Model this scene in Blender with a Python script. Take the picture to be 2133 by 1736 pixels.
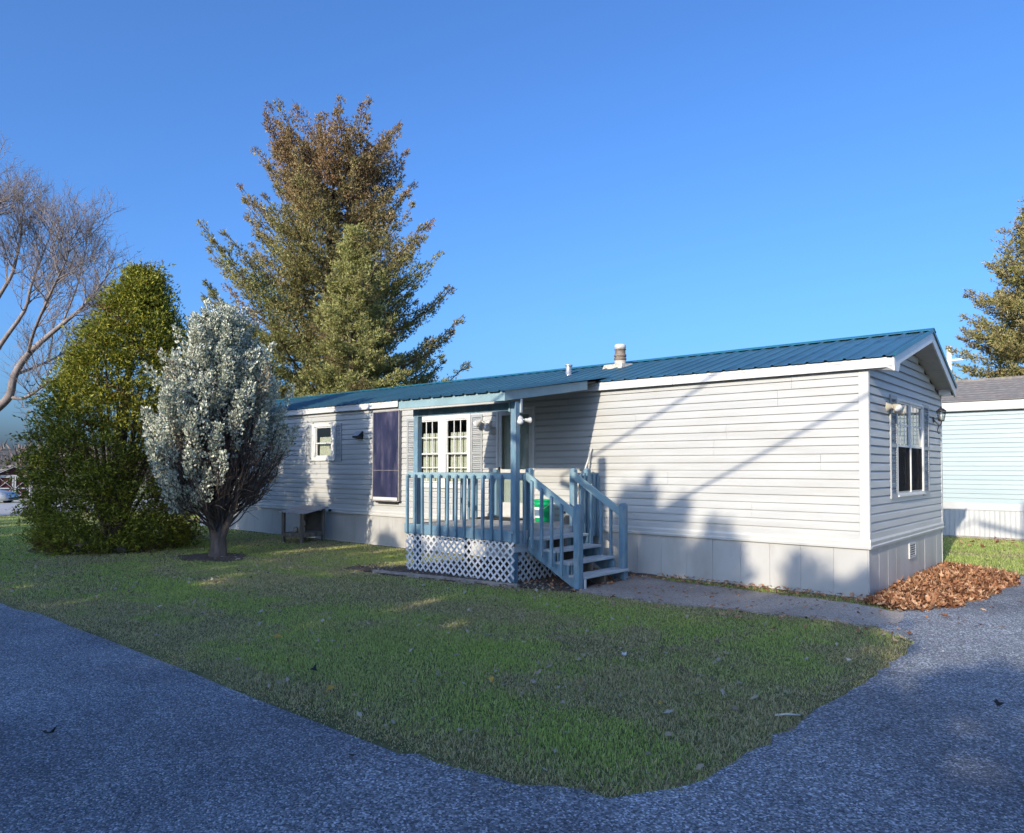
import bpy, math, random
import numpy as np
from math import radians, sin, cos, pi
from mathutils import Vector, Matrix

for o in list(bpy.data.objects):
    bpy.data.objects.remove(o, do_unlink=True)
scene = bpy.context.scene
COL = scene.collection
random.seed(7)
RNG = np.random.default_rng(11)

# ------------------------------------------------------------------ camera
CAM_LOC = Vector((2.609, -9.763, 1.592))
YAW, PITCH, ROLL = radians(40.8), radians(1.497), radians(0.149)
cam_data = bpy.data.cameras.new('camera')
cam = bpy.data.objects.new('camera', cam_data)
COL.objects.link(cam)
fw = Vector((-sin(YAW) * cos(PITCH), cos(YAW) * cos(PITCH), sin(PITCH)))
rt = Vector((cos(YAW), sin(YAW), 0))
up = rt.cross(fw)
rt, up = rt * cos(ROLL) + up * sin(ROLL), up * cos(ROLL) - rt * sin(ROLL)
M = Matrix((rt, up, -fw)).transposed().to_4x4()
M.translation = CAM_LOC
cam.matrix_world = M
cam_data.sensor_width = 36.0
cam_data.lens = 1527.4 / 2133.0 * 36.0
cam_data.shift_y = 68.8 / 2133.0
cam_data.clip_start = 0.05
cam_data.clip_end = 3000
scene.camera = cam

# ------------------------------------------------------------------ sky, sun, exposure
SUN_DIR = Vector((0.138, -1.0, 0.395)).normalized()
SUN_EL = math.asin(SUN_DIR.z)
SUN_ROT = math.atan2(SUN_DIR.x, SUN_DIR.y)
world = bpy.data.worlds.new('World')
scene.world = world
world.use_nodes = True
wn = world.node_tree.nodes
wl = world.node_tree.links
sky = wn.new('ShaderNodeTexSky')
sky.sky_type = 'NISHITA'
sky.sun_disc = False
sky.sun_elevation = SUN_EL
sky.sun_rotation = SUN_ROT
sky.altitude = 200
sky.air_density = 1.0
sky.dust_density = 4.0
sky.ozone_density = 10.0
bg = wn['Background']
wl.new(sky.outputs[0], bg.inputs[0])
bg.inputs[1].default_value = 0.15

sun_data = bpy.data.lights.new('sun', 'SUN')
sun_data.energy = 2.95
sun_data.angle = radians(0.45)
sun_data.color = (1.0, 0.895, 0.735)
sun = bpy.data.objects.new('sun', sun_data)
COL.objects.link(sun)
sun.rotation_euler = SUN_DIR.to_track_quat('Z', 'Y').to_euler()
sun.location = (0, -20, 20)

scene.view_settings.view_transform = 'Standard'
scene.view_settings.look = 'None'
scene.view_settings.gamma = 1.0
scene.view_settings.use_curve_mapping = False
scene.view_settings.exposure = 0.97
scene.render.engine = 'CYCLES'
scene.cycles.max_bounces = 6
scene.cycles.transparent_max_bounces = 12


# ------------------------------------------------------------------ helpers: materials
MATS = {}


def newmat(name):
    m = bpy.data.materials.new(name)
    m.use_nodes = True
    nt = m.node_tree
    MATS[name] = m
    return m, nt, nt.nodes, nt.links, nt.nodes['Principled BSDF']


def ramp(nodes, stops):
    r = nodes.new('ShaderNodeValToRGB')
    el = r.color_ramp.elements
    while len(el) < len(stops):
        el.new(0.5)
    for e, (p, c) in zip(el, stops):
        e.position = p
        e.color = (*c, 1)
    return r


def painted(name, c1, c2, scale=3.0, rough=0.5, bump=0.0, bscale=60, detail=6, stretch=(1, 1, 1), spec=0.4,
            dirt=None, dscale=1.2, metallic=0.0):
    """Two-tone noise paint with optional stains and fine relief."""
    m, nt, n, l, b = newmat(name)
    tc = n.new('ShaderNodeTexCoord')
    geo = n.new('ShaderNodeNewGeometry')
    mp = n.new('ShaderNodeMapping')
    mp.inputs['Scale'].default_value = stretch
    l.new(geo.outputs['Position'], mp.inputs[0])
    nz = n.new('ShaderNodeTexNoise')
    nz.inputs['Scale'].default_value = scale
    nz.inputs['Detail'].default_value = detail
    l.new(mp.outputs[0], nz.inputs['Vector'])
    r = ramp(n, [(0.35, c1), (0.68, c2)])
    l.new(nz.outputs[0], r.inputs[0])
    out = r.outputs[0]
    if dirt:
        nz2 = n.new('ShaderNodeTexNoise')
        nz2.inputs['Scale'].default_value = dscale
        nz2.inputs['Detail'].default_value = 8
        nz2.inputs['Roughness'].default_value = 0.65
        l.new(mp.outputs[0], nz2.inputs['Vector'])
        r2 = ramp(n, [(0.5, (0, 0, 0)), (0.75, (1, 1, 1))])
        l.new(nz2.outputs[0], r2.inputs[0])
        mx = n.new('ShaderNodeMixRGB')
        l.new(r2.outputs[0], mx.inputs[0])
        l.new(out, mx.inputs[1])
        mx.inputs[2].default_value = (*dirt, 1)
        out = mx.outputs[0]
    l.new(out, b.inputs['Base Color'])
    b.inputs['Roughness'].default_value = rough
    b.inputs['Specular IOR Level'].default_value = spec
    b.inputs['Metallic'].default_value = metallic
    if bump:
        nb = n.new('ShaderNodeTexNoise')
        nb.inputs['Scale'].default_value = bscale
        nb.inputs['Detail'].default_value = 4
        l.new(mp.outputs[0], nb.inputs['Vector'])
        bp = n.new('ShaderNodeBump')
        bp.inputs['Strength'].default_value = bump
        bp.inputs['Distance'].default_value = 0.01
        l.new(nb.outputs[0], bp.inputs['Height'])
        l.new(bp.outputs[0], b.inputs['Normal'])
    return m


def foliage(name, stops, transl=0.25, rough=0.6, tint=None, attr=None, spec=0.25):
    """Leaf colour from a per-leaf random value; optional attribute mixes in a second ramp."""
    m, nt, n, l, b = newmat(name)
    geo = n.new('ShaderNodeNewGeometry')
    r = ramp(n, stops)
    l.new(geo.outputs['Random Per Island'], r.inputs[0])
    out = r.outputs[0]
    if attr:
        at = n.new('ShaderNodeAttribute')
        at.attribute_name = attr
        r2 = ramp(n, tint)
        l.new(geo.outputs['Random Per Island'], r2.inputs[0])
        mx = n.new('ShaderNodeMixRGB')
        l.new(at.outputs['Fac'], mx.inputs[0])
        l.new(out, mx.inputs[1])
        l.new(r2.outputs[0], mx.inputs[2])
        out = mx.outputs[0]
    l.new(out, b.inputs['Base Color'])
    b.inputs['Roughness'].default_value = rough
    b.inputs['Specular IOR Level'].default_value = spec
    tr = n.new('ShaderNodeBsdfTranslucent')
    l.new(out, tr.inputs[0])
    ms = n.new('ShaderNodeMixShader')
    ms.inputs[0].default_value = transl
    l.new(b.outputs[0], ms.inputs[1])
    l.new(tr.outputs[0], ms.inputs[2])
    l.new(ms.outputs[0], n['Material Output'].inputs[0])
    return m


def glass(name, ior=1.5, tint=(0.9, 0.93, 0.92)):
    m, nt, n, l, b = newmat(name)
    n.remove(b)
    tr = n.new('ShaderNodeBsdfTransparent')
    tr.inputs[0].default_value = (*tint, 1)
    gl = n.new('ShaderNodeBsdfGlossy')
    gl.inputs['Roughness'].default_value = 0.01
    lw = n.new('ShaderNodeLayerWeight')
    lw.inputs[0].default_value = 0.5
    pw = n.new('ShaderNodeMath')
    pw.operation = 'POWER'
    pw.inputs[1].default_value = 4.0
    l.new(lw.outputs['Facing'], pw.inputs[0])
    fr = n.new('ShaderNodeMath')
    fr.operation = 'MULTIPLY_ADD'
    f0 = ((ior - 1) / (ior + 1)) ** 2
    fr.inputs[1].default_value = 1 - f0
    fr.inputs[2].default_value = f0
    l.new(pw.outputs[0], fr.inputs[0])
    ms = n.new('ShaderNodeMixShader')
    l.new(fr.outputs[0], ms.inputs[0])
    l.new(tr.outputs[0], ms.inputs[1])
    l.new(gl.outputs[0], ms.inputs[2])
    l.new(ms.outputs[0], n['Material Output'].inputs[0])
    return m


def asphalt(name, stops, scale, bump, tone=((0.8, 0.8, 0.8), (1.1, 1.1, 1.1)), rough=0.75, crack=None):
    """Bound stone chips: Voronoi cells each with a colour, raised chips, broad worn patches."""
    m, nt, n, l, b = newmat(name)
    geo = n.new('ShaderNodeNewGeometry')
    v = n.new('ShaderNodeTexVoronoi')
    v.inputs['Scale'].default_value = scale
    l.new(geo.outputs['Position'], v.inputs['Vector'])
    sep = n.new('ShaderNodeSeparateColor')
    l.new(v.outputs['Color'], sep.inputs[0])
    r = ramp(n, stops)
    l.new(sep.outputs[0], r.inputs[0])
    nz = n.new('ShaderNodeTexNoise')
    nz.inputs['Scale'].default_value = 0.9
    nz.inputs['Detail'].default_value = 8
    nz.inputs['Roughness'].default_value = 0.7
    l.new(geo.outputs['Position'], nz.inputs['Vector'])
    r2 = ramp(n, [(0.3, tone[0]), (0.72, tone[1])])
    l.new(nz.outputs[0], r2.inputs[0])
    mx = n.new('ShaderNodeMixRGB')
    mx.blend_type = 'MULTIPLY'
    mx.inputs[0].default_value = 1
    l.new(r.outputs[0], mx.inputs[1])
    l.new(r2.outputs[0], mx.inputs[2])
    # broad worn patches and thin cracks
    wp = n.new('ShaderNodeTexNoise')
    wp.inputs['Scale'].default_value = 1.6
    wp.inputs['Detail'].default_value = 3
    l.new(geo.outputs['Position'], wp.inputs['Vector'])
    va = n.new('ShaderNodeVectorMath')
    va.operation = 'MULTIPLY_ADD'
    l.new(wp.outputs['Color'], va.inputs[0])
    va.inputs[1].default_value = (0.7, 0.7, 0.0)
    l.new(geo.outputs['Position'], va.inputs[2])
    cv = n.new('ShaderNodeTexVoronoi')
    cv.feature = 'DISTANCE_TO_EDGE'
    cv.inputs['Scale'].default_value = crack or 0.3
    l.new(va.outputs[0], cv.inputs['Vector'])
    rc = ramp(n, [(0.0, (0.45, 0.45, 0.47)), (0.006, (0.7, 0.7, 0.72)), (0.014, (1, 1, 1))])
    l.new(cv.outputs['Distance'], rc.inputs[0])
    n3 = n.new('ShaderNodeTexNoise')
    n3.inputs['Scale'].default_value = 0.33
    n3.inputs['Detail'].default_value = 2
    l.new(geo.outputs['Position'], n3.inputs['Vector'])
    r3 = ramp(n, [(0.36, (0.72, 0.73, 0.75)), (0.64, (1.14, 1.14, 1.13))])
    l.new(n3.outputs[0], r3.inputs[0])
    for rr_ in ((rc, r3) if crack else (r3,)):
        m2 = n.new('ShaderNodeMixRGB')
        m2.blend_type = 'MULTIPLY'
        m2.inputs[0].default_value = 1
        l.new(mx.outputs[0], m2.inputs[1])
        l.new(rr_.outputs[0], m2.inputs[2])
        mx = m2
    l.new(mx.outputs[0], b.inputs['Base Color'])
    b.inputs['Roughness'].default_value = rough
    b.inputs['Specular IOR Level'].default_value = 0.35
    ad = n.new('ShaderNodeMath')
    ad.operation = 'SUBTRACT'
    l.new(sep.outputs[1], ad.inputs[0])
    l.new(v.outputs['Distance'], ad.inputs[1])
    bp = n.new('ShaderNodeBump')
    bp.inputs['Strength'].default_value = bump
    bp.inputs['Distance'].default_value = 0.012
    l.new(ad.outputs[0], bp.inputs['Height'])
    l.new(bp.outputs[0], b.inputs['Normal'])
    return m


def plain(name, c, rough=0.5, spec=0.4, metallic=0.0):
    return painted(name, tuple(x * 0.88 for x in c), tuple(min(1, x * 1.1) for x in c), 14, rough, spec=spec, metallic=metallic)


# ------------------------------------------------------------------ helpers: objects
THING_LOC = {}


class MB:
    """Collects boxes, prisms and tubes in world space; build() links them as one mesh object."""

    def __init__(self):
        self.v = []
        self.f = []
        self.smooth = []

    def add(self, verts, faces, smooth=False):
        k = len(self.v)
        self.v += [tuple(p) for p in verts]
        self.f += [tuple(i + k for i in f) for f in faces]
        self.smooth += [smooth] * len(faces)
        return self

    def box(self, x0, x1, y0, y1, z0, z1):
        v = [(x, y, z) for z in (z0, z1) for y in (y0, y1) for x in (x0, x1)]
        return self.add(v, [(0, 2, 3, 1), (4, 5, 7, 6), (0, 1, 5, 4), (2, 6, 7, 3), (0, 4, 6, 2), (1, 3, 7, 5)])

    def prism(self, poly, axis, a, b):
        """Extrude a 2D polygon along axis from a to b. axis x: poly=(y,z); y: (x,z); z: (x,y)."""
        def P(p, t):
            return {'x': (t, p[0], p[1]), 'y': (p[0], t, p[1]), 'z': (p[0], p[1], t)}[axis]
        n = len(poly)
        v = [P(p, a) for p in poly] + [P(p, b) for p in poly]
        f = [tuple(range(n)), tuple(range(2 * n - 1, n - 1, -1))]
        f += [((i + 1) % n, i, i + n, (i + 1) % n + n) for i in range(n)]
        return self.add(v, f)

    def beam(self, p, q, w, h, upv=(0, 0, 1)):
        """Rectangular bar from p to q, w across, h along up."""
        p = Vector(p)
        q = Vector(q)
        d = (q - p).normalized()
        s = d.cross(Vector(upv))
        if s.length < 1e-4:
            s = d.cross(Vector((1, 0, 0)))
        s.normalize()
        u = s.cross(d)
        c = [(-1, -1), (1, -1), (1, 1), (-1, 1)]
        v = [t + s * (a * w / 2) + u * (b * h / 2) for t in (p, q) for a, b in c]
        return self.add(v, [(3, 2, 1, 0), (4, 5, 6, 7), (0, 1, 5, 4), (1, 2, 6, 5), (2, 3, 7, 6), (3, 0, 4, 7)])

    def tube(self, pts, radii, sides=8, caps=True):
        pts = [Vector(p) for p in pts]
        rings = []
        v = []
        f = []
        pv = None
        for i, p in enumerate(pts):
            d = (pts[min(i + 1, len(pts) - 1)] - pts[max(i - 1, 0)])
            if d.length < 1e-6:
                d = Vector((0, 0, 1))
            d.normalize()
            s = pv if pv is not None else d.orthogonal()
            s = (s - d * s.dot(d))
            if s.length < 1e-5:
                s = d.orthogonal()
            s.normalize()
            pv = s
            t = d.cross(s)
            r = radii[i] if hasattr(radii, '__len__') else radii
            for k in range(sides):
                a = 2 * pi * k / sides
                v.append(p + s * (r * cos(a)) + t * (r * sin(a)))
        for i in range(len(pts) - 1):
            for k in range(sides):
                a = i * sides + k
                b = i * sides + (k + 1) % sides
                f.append((a, b, b + sides, a + sides))
        self.add(v, f, True)
        if caps:
            k0 = len(self.v) - len(v)
            self.f += [tuple(range(k0 + sides - 1, k0 - 1, -1)), tuple(range(len(self.v) - sides, len(self.v)))]
            self.smooth += [False, False]
        return self

    def lathe(self, c, prof, sides=16, axis=(0, 0, 1)):
        """prof: list of (radius, height) about axis through c."""
        q = Vector((0, 0, 1)).rotation_difference(Vector(axis).normalized())
        c = Vector(c)
        v = []
        f = []
        for r, h in prof:
            for k in range(sides):
                a = 2 * pi * k / sides
                v.append(c + q @ Vector((r * cos(a), r * sin(a), h)))
        for i in range(len(prof) - 1):
            for k in range(sides):
                a = i * sides + k
                b = i * sides + (k + 1) % sides
                f.append((a, b, b + sides, a + sides))
        f.append(tuple(range(sides - 1, -1, -1)))
        n = len(prof) * sides
        f.append(tuple(range(n - sides, n)))
        return self.add(v, f, True)

    def mesh(self, name, off=(0, 0, 0)):
        me = bpy.data.meshes.new(name)
        o = Vector(off)
        me.from_pydata([tuple(Vector(p) - o) for p in self.v], [], self.f)
        me.polygons.foreach_set('use_smooth', self.smooth)
        me.update()
        return me

    def build(self, name, mat, parent=None, label=None, bevel=0.0):
        root = parent
        while root is not None and root.parent is not None:
            root = root.parent
        off = THING_LOC.get(root.name, (0, 0, 0)) if root else (0, 0, 0)
        me = self.mesh(name, off)
        return link(name, me, mat, parent, label=label, bevel=bevel)


def link(name, me, mat, parent=None, loc=None, rot=None, scale=None, label=None, bevel=0.0):
    o = bpy.data.objects.new(name, me)
    COL.objects.link(o)
    if mat is not None and len(me.materials) == 0:
        me.materials.append(MATS[mat] if isinstance(mat, str) else mat)
    if parent:
        o.parent = parent
    if loc is not None:
        o.location = loc
    if rot is not None:
        o.rotation_euler = rot
    if scale is not None:
        o.scale = scale
    if label:
        o['label'] = label
    if bevel:
        md = o.modifiers.new('bevel', 'BEVEL')
        md.width = bevel
        md.segments = 1
        md.limit_method = 'ANGLE'
    return o


def thing(name, label, cat, loc=(0, 0, 0), rotz=0.0, group=None, local=False):
    o = bpy.data.objects.new(name, None)
    o.empty_display_size = 0.2
    COL.objects.link(o)
    o.location = loc
    o.rotation_euler = (0, 0, rotz)
    o['label'] = label
    o['category'] = cat
    if group:
        o['group'] = group
    THING_LOC[o.name] = (0, 0, 0) if local else tuple(loc)
    return o


def tag(o, label=None, cat=None, group=None, kind=None):
    if label:
        o['label'] = label
    if cat:
        o['category'] = cat
    if group:
        o['group'] = group
    if kind:
        o['kind'] = kind
    return o


def tri_mesh(name, V, F, attrs=None, smooth=False):
    """Fast mesh from numpy: V (n,3), F (m,3)."""
    me = bpy.data.meshes.new(name)
    V = np.asarray(V, np.float32)
    F = np.asarray(F, np.int32)
    me.vertices.add(len(V))
    me.vertices.foreach_set('co', V.ravel())
    me.loops.add(F.size)
    me.loops.foreach_set('vertex_index', F.ravel())
    me.polygons.add(len(F))
    me.polygons.foreach_set('loop_start', np.arange(0, F.size, 3, dtype=np.int32))
    if smooth:
        me.polygons.foreach_set('use_smooth', np.ones(len(F), bool))
    if attrs:
        for k, a in attrs.items():
            at = me.attributes.new(k, 'FLOAT', 'POINT')
            at.data.foreach_set('value', np.asarray(a, np.float32))
    me.update(calc_edges=True)
    return me


def norm(a):
    return a / np.maximum(np.linalg.norm(a, axis=1, keepdims=True), 1e-9)


def needles(P, D, size, k, spread, width, rng):
    """k single needle triangles per point."""
    n = len(P)
    P = np.repeat(P, k, 0)
    size = np.repeat(size, k) * rng.uniform(0.6, 1.25, n * k)
    d = norm(np.repeat(D, k, 0) + rng.normal(0, spread, (n * k, 3)))
    s = norm(np.cross(d, rng.normal(0, 1, (n * k, 3)))) * (size * width)[:, None]
    V = np.stack([P - s, P + s, P + d * size[:, None]], 1)
    return V.reshape(-1, 3), np.arange(n * k * 3).reshape(-1, 3)


def sprigs(P, D, size, k, spread, width, rng):
    """k slim needle-leaf triangles fanned round direction D from each P. Returns V, F."""
    n = len(P)
    P = np.repeat(P, k, 0)
    D = np.repeat(D, k, 0)
    size = np.repeat(size, k) * rng.uniform(0.6, 1.25, n * k)
    d = norm(D + rng.normal(0, spread, (n * k, 3)))
    s = norm(np.cross(d, rng.normal(0, 1, (n * k, 3))))
    w = (size * width)[:, None]
    mid = P + d * (size * 0.45)[:, None]
    V = np.empty((n * k, 4, 3))
    V[:, 0] = P
    V[:, 1] = mid + s * w
    V[:, 2] = P + d * size[:, None]
    V[:, 3] = mid - s * w
    i = np.arange(n * k) * 4
    F = np.concatenate([np.stack([i, i + 1, i + 2], 1), np.stack([i, i + 2, i + 3], 1)])
    return V.reshape(-1, 3), F


def vnoise(x, y, scale, seed):
    r = np.random.default_rng(seed)
    g = r.random((64, 64))
    u = x * scale
    w = y * scale
    i = np.floor(u).astype(int)
    j = np.floor(w).astype(int)
    fx = u - i
    fy = w - j
    fx = fx * fx * (3 - 2 * fx)
    fy = fy * fy * (3 - 2 * fy)
    a = g[i % 64, j % 64] * (1 - fx) + g[(i + 1) % 64, j % 64] * fx
    b = g[i % 64, (j + 1) % 64] * (1 - fx) + g[(i + 1) % 64, (j + 1) % 64] * fx
    return a * (1 - fy) + b * fy


def fbm(x, y, scale, seed):
    return (vnoise(x, y, scale, seed) + 0.5 * vnoise(x, y, scale * 2.1, seed + 1) + 0.25 * vnoise(x, y, scale * 4.3, seed + 2)) / 1.75


def inside(poly, x, y):
    c = np.zeros(len(x), bool)
    n = len(poly)
    for i in range(n):
        x0, y0 = poly[i]
        x1, y1 = poly[(i + 1) % n]
        if y0 == y1:
            continue
        t = ((y0 > y) != (y1 > y)) & (x < (x1 - x0) * (y - y0) / (y1 - y0) + x0)
        c ^= t
    return c


def edge_dist(poly, x, y):
    d = np.full(len(x), 1e9)
    n = len(poly)
    for i in range(n):
        x0, y0 = poly[i]
        x1, y1 = poly[(i + 1) % n]
        dx, dy = x1 - x0, y1 - y0
        t = np.clip(((x - x0) * dx + (y - y0) * dy) / (dx * dx + dy * dy + 1e-9), 0, 1)
        d = np.minimum(d, np.hypot(x - x0 - t * dx, y - y0 - t * dy))
    return d


def hgt(x, y):
    """Ground height: level round the home, falling gently away to the left and back."""
    x = np.asarray(x, float)
    y = np.asarray(y, float)
    t = np.clip(-x - 13.0, 0, 70)
    return -0.021 * t * t / (t + 4.0)


# ------------------------------------------------------------------ materials
painted('siding', (0.412, 0.412, 0.392), (0.480, 0.480, 0.458), 2.2, 0.42, bump=0.10, bscale=40, stretch=(0.35, 0.35, 3),
        dirt=(0.385, 0.370, 0.331), dscale=0.9)
painted('corner_trim', (0.477, 0.470, 0.439), (0.524, 0.516, 0.485), 3, 0.4)
painted('skirting', (0.408, 0.400, 0.377), (0.462, 0.454, 0.431), 1.6, 0.45, bump=0.06, bscale=25, stretch=(1, 1, 0.4),
        dirt=(0.323, 0.300, 0.262), dscale=1.1)
painted('white_metal', (0.570, 0.562, 0.539), (0.631, 0.624, 0.601), 1.5, 0.4, dirt=(0.477, 0.462, 0.424), dscale=2)
painted('white_trim', (0.570, 0.562, 0.531), (0.631, 0.624, 0.593), 4, 0.4)
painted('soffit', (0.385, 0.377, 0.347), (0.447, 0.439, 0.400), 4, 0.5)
painted('roof_metal', (0.030, 0.085, 0.118), (0.042, 0.112, 0.150), 0.9, 0.36, bump=0.05, bscale=6, spec=0.55,
        dirt=(0.04, 0.13, 0.18), dscale=1.6)
painted('ridge_metal', (0.012, 0.12, 0.165), (0.02, 0.155, 0.205), 2, 0.35, spec=0.55)
painted('porch_paint', (0.095, 0.18, 0.245), (0.165, 0.275, 0.34), 9, 0.6, bump=0.4, bscale=50, stretch=(1, 1, 0.3),
        dirt=(0.27, 0.31, 0.32), dscale=11)
painted('porch_fascia', (0.212, 0.327, 0.357), (0.255, 0.374, 0.399), 4, 0.5, dirt=(0.204, 0.289, 0.306), dscale=3)
painted('deck_board', (0.340, 0.340, 0.327), (0.442, 0.438, 0.416), 8, 0.7, bump=0.35, bscale=45, stretch=(0.25, 2.5, 1),
        dirt=(0.255, 0.264, 0.264), dscale=5)
painted('tread', (0.36, 0.40, 0.42), (0.46, 0.50, 0.51), 8, 0.7, bump=0.3, bscale=45, stretch=(2, 0.3, 1), dirt=(0.27, 0.29, 0.29), dscale=6)
painted('lattice', (0.60, 0.60, 0.60), (0.68, 0.68, 0.67), 6, 0.5, dirt=(0.5, 0.5, 0.48), dscale=4)
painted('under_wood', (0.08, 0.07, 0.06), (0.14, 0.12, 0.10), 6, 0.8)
painted('shutter', (0.293, 0.308, 0.308), (0.347, 0.362, 0.362), 5, 0.5)
painted('shutter_dark', (0.15, 0.18, 0.21), (0.19, 0.22, 0.25), 5, 0.5)  # slat colour darkened for the shade in the louvre gaps
painted('interior', (0.30, 0.26, 0.20), (0.36, 0.31, 0.25), 1.5, 0.8)
painted('curtain', (0.508, 0.477, 0.370), (0.585, 0.554, 0.447), 9, 0.85)
painted('door_panel', (0.40, 0.42, 0.38), (0.48, 0.50, 0.45), 2, 0.45)
painted('panel_glass', (0.020, 0.024, 0.054), (0.040, 0.042, 0.086), 2.6, 0.3, spec=0.5, stretch=(3, 1, 0.7), dirt=(0.10, 0.092, 0.135), dscale=2.0)
painted('panel_frame', (0.22, 0.20, 0.20), (0.30, 0.28, 0.27), 6, 0.4)
painted('dark_metal', (0.012, 0.012, 0.014), (0.025, 0.025, 0.028), 9, 0.45)
painted('lamp_cream', (0.400, 0.362, 0.277), (0.477, 0.439, 0.354), 9, 0.45)
painted('lamp_white', (0.477, 0.470, 0.439), (0.554, 0.547, 0.516), 9, 0.4)
painted('galvanised', (0.42, 0.43, 0.44), (0.58, 0.59, 0.60), 12, 0.38, metallic=0.6, dirt=(0.36, 0.33, 0.30), dscale=8)
painted('flashing', (0.425, 0.383, 0.306), (0.561, 0.527, 0.442), 12, 0.6, dirt=(0.212, 0.145, 0.085), dscale=9)
painted('flue_rust', (0.13, 0.10, 0.075), (0.24, 0.19, 0.15), 14, 0.6, dirt=(0.34, 0.28, 0.22), dscale=8)
painted('flue_cap', (0.508, 0.508, 0.493), (0.601, 0.601, 0.585), 12, 0.5, dirt=(0.385, 0.354, 0.308), dscale=10)
painted('green_plastic', (0.004, 0.30, 0.105), (0.007, 0.36, 0.13), 6, 0.35)
painted('paper_label', (0.62, 0.72, 0.66), (0.74, 0.82, 0.76), 12, 0.6)
painted('mat_rubber', (0.02, 0.018, 0.016), (0.05, 0.045, 0.04), 30, 0.9)
painted('old_wood', (0.13, 0.115, 0.095), (0.24, 0.215, 0.18), 7, 0.85, bump=0.5, bscale=30, stretch=(2, 2, 0.25), dirt=(0.08, 0.085, 0.07), dscale=6)
painted('bench_sheet', (0.22, 0.23, 0.235), (0.31, 0.32, 0.325), 4, 0.5, dirt=(0.2, 0.17, 0.14), dscale=5)
painted('stone', (0.24, 0.21, 0.18), (0.40, 0.36, 0.31), 14, 0.9, bump=0.5, bscale=30)
painted('edging', (0.20, 0.18, 0.16), (0.32, 0.29, 0.26), 8, 0.9, bump=0.4, bscale=40)
painted('teal_siding', (0.323, 0.389, 0.389), (0.362, 0.427, 0.424), 2, 0.45, bump=0.08, bscale=40, stretch=(0.35, 0.35, 3))
painted('shingle', (0.15, 0.135, 0.12), (0.24, 0.215, 0.19), 9, 0.9, bump=0.4, bscale=90, dirt=(0.2, 0.18, 0.16), dscale=1.5)
painted('nb_skirt', (0.416, 0.416, 0.400), (0.477, 0.477, 0.462), 2, 0.5)
painted('red_wood', (0.07, 0.015, 0.018), (0.10, 0.022, 0.024), 3, 0.7)
painted('car_paint', (0.42, 0.42, 0.40), (0.48, 0.48, 0.46), 2, 0.25, metallic=0.5, spec=0.6)
painted('tyre', (0.012, 0.012, 0.012), (0.022, 0.022, 0.022), 20, 0.8)
painted('headlamp', (0.6, 0.62, 0.64), (0.75, 0.76, 0.78), 9, 0.15, spec=0.7)
painted('bark_grey', (0.17, 0.135, 0.12), (0.30, 0.25, 0.22), 9, 0.9, bump=0.6, bscale=22, stretch=(1, 1, 0.35))
painted('bark_brown', (0.075, 0.055, 0.042), (0.15, 0.11, 0.085), 9, 0.9, bump=0.6, bscale=22, stretch=(1, 1, 0.35))
painted('bark_juniper', (0.065, 0.05, 0.042), (0.14, 0.11, 0.092), 14, 0.9, bump=0.8, bscale=30, stretch=(1, 1, 0.2))
painted('pole_wood', (0.30, 0.27, 0.23), (0.42, 0.38, 0.33), 5, 0.9)
painted('pole_pale', (0.60, 0.58, 0.55), (0.72, 0.70, 0.66), 5, 0.8)
painted('cable', (0.01, 0.01, 0.01), (0.02, 0.02, 0.02), 5, 0.6)
painted('handle_white', (0.60, 0.60, 0.57), (0.70, 0.70, 0.66), 9, 0.5)
painted('mulch', (0.045, 0.032, 0.024), (0.13, 0.095, 0.07), 30, 0.95, bump=0.9, bscale=60)
painted('hill', (0.10, 0.085, 0.06), (0.16, 0.13, 0.09), 0.05, 0.95)
painted('concrete', (0.306, 0.297, 0.281), (0.408, 0.395, 0.374), 1.5, 0.85, bump=0.2, bscale=40)
glass('window_glass', 1.5)
glass('dark_glass', 2.0, (0.6, 0.62, 0.63))
glass('bulb_glass', 1.5)
asphalt('road_asphalt', [(0.0, (0.085, 0.10, 0.12)), (0.5, (0.23, 0.26, 0.29)), (0.86, (0.38, 0.415, 0.455)), (1.0, (0.78, 0.82, 0.87))],
        112, 0.8, ((0.62, 0.62, 0.64), (1.22, 1.22, 1.22)))
asphalt('drive_asphalt', [(0.0, (0.08, 0.092, 0.108)), (0.5, (0.24, 0.265, 0.29)), (0.84, (0.41, 0.44, 0.475)), (1.0, (0.84, 0.87, 0.91))],
        96, 0.9, ((0.58, 0.58, 0.60), (1.22, 1.21, 1.20)))
asphalt('path_gravel', [(0.0, (0.24, 0.205, 0.175)), (0.5, (0.40, 0.35, 0.305)), (0.9, (0.50, 0.45, 0.395)), (1.0, (0.64, 0.59, 0.53))],
        110, 0.7, ((0.75, 0.74, 0.73), (1.15, 1.12, 1.1)), 0.9)
asphalt('ground_soil', [(0.0, (0.10, 0.10, 0.034)), (0.5, (0.16, 0.165, 0.052)), (1.0, (0.26, 0.22, 0.10))],
        40, 0.8, ((0.7, 0.75, 0.7), (1.25, 1.15, 1.1)), 0.95)
foliage('grass_blade', [(0.0, (0.22, 0.33, 0.07)), (0.5, (0.41, 0.55, 0.12)), (1.0, (0.60, 0.72, 0.20))], 0.5, 0.6,
        [(0.0, (0.22, 0.16, 0.09)), (0.5, (0.56, 0.45, 0.26)), (1.0, (0.80, 0.68, 0.45))], 'dry')
foliage('spruce_needles', [(0.0, (0.10, 0.115, 0.038)), (0.5, (0.265, 0.27, 0.082)), (1.0, (0.45, 0.415, 0.15))], 0.15, 0.6,
        [(0.0, (0.15, 0.088, 0.044)), (0.5, (0.31, 0.195, 0.10)), (1.0, (0.46, 0.315, 0.165))], 'brown')
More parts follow.
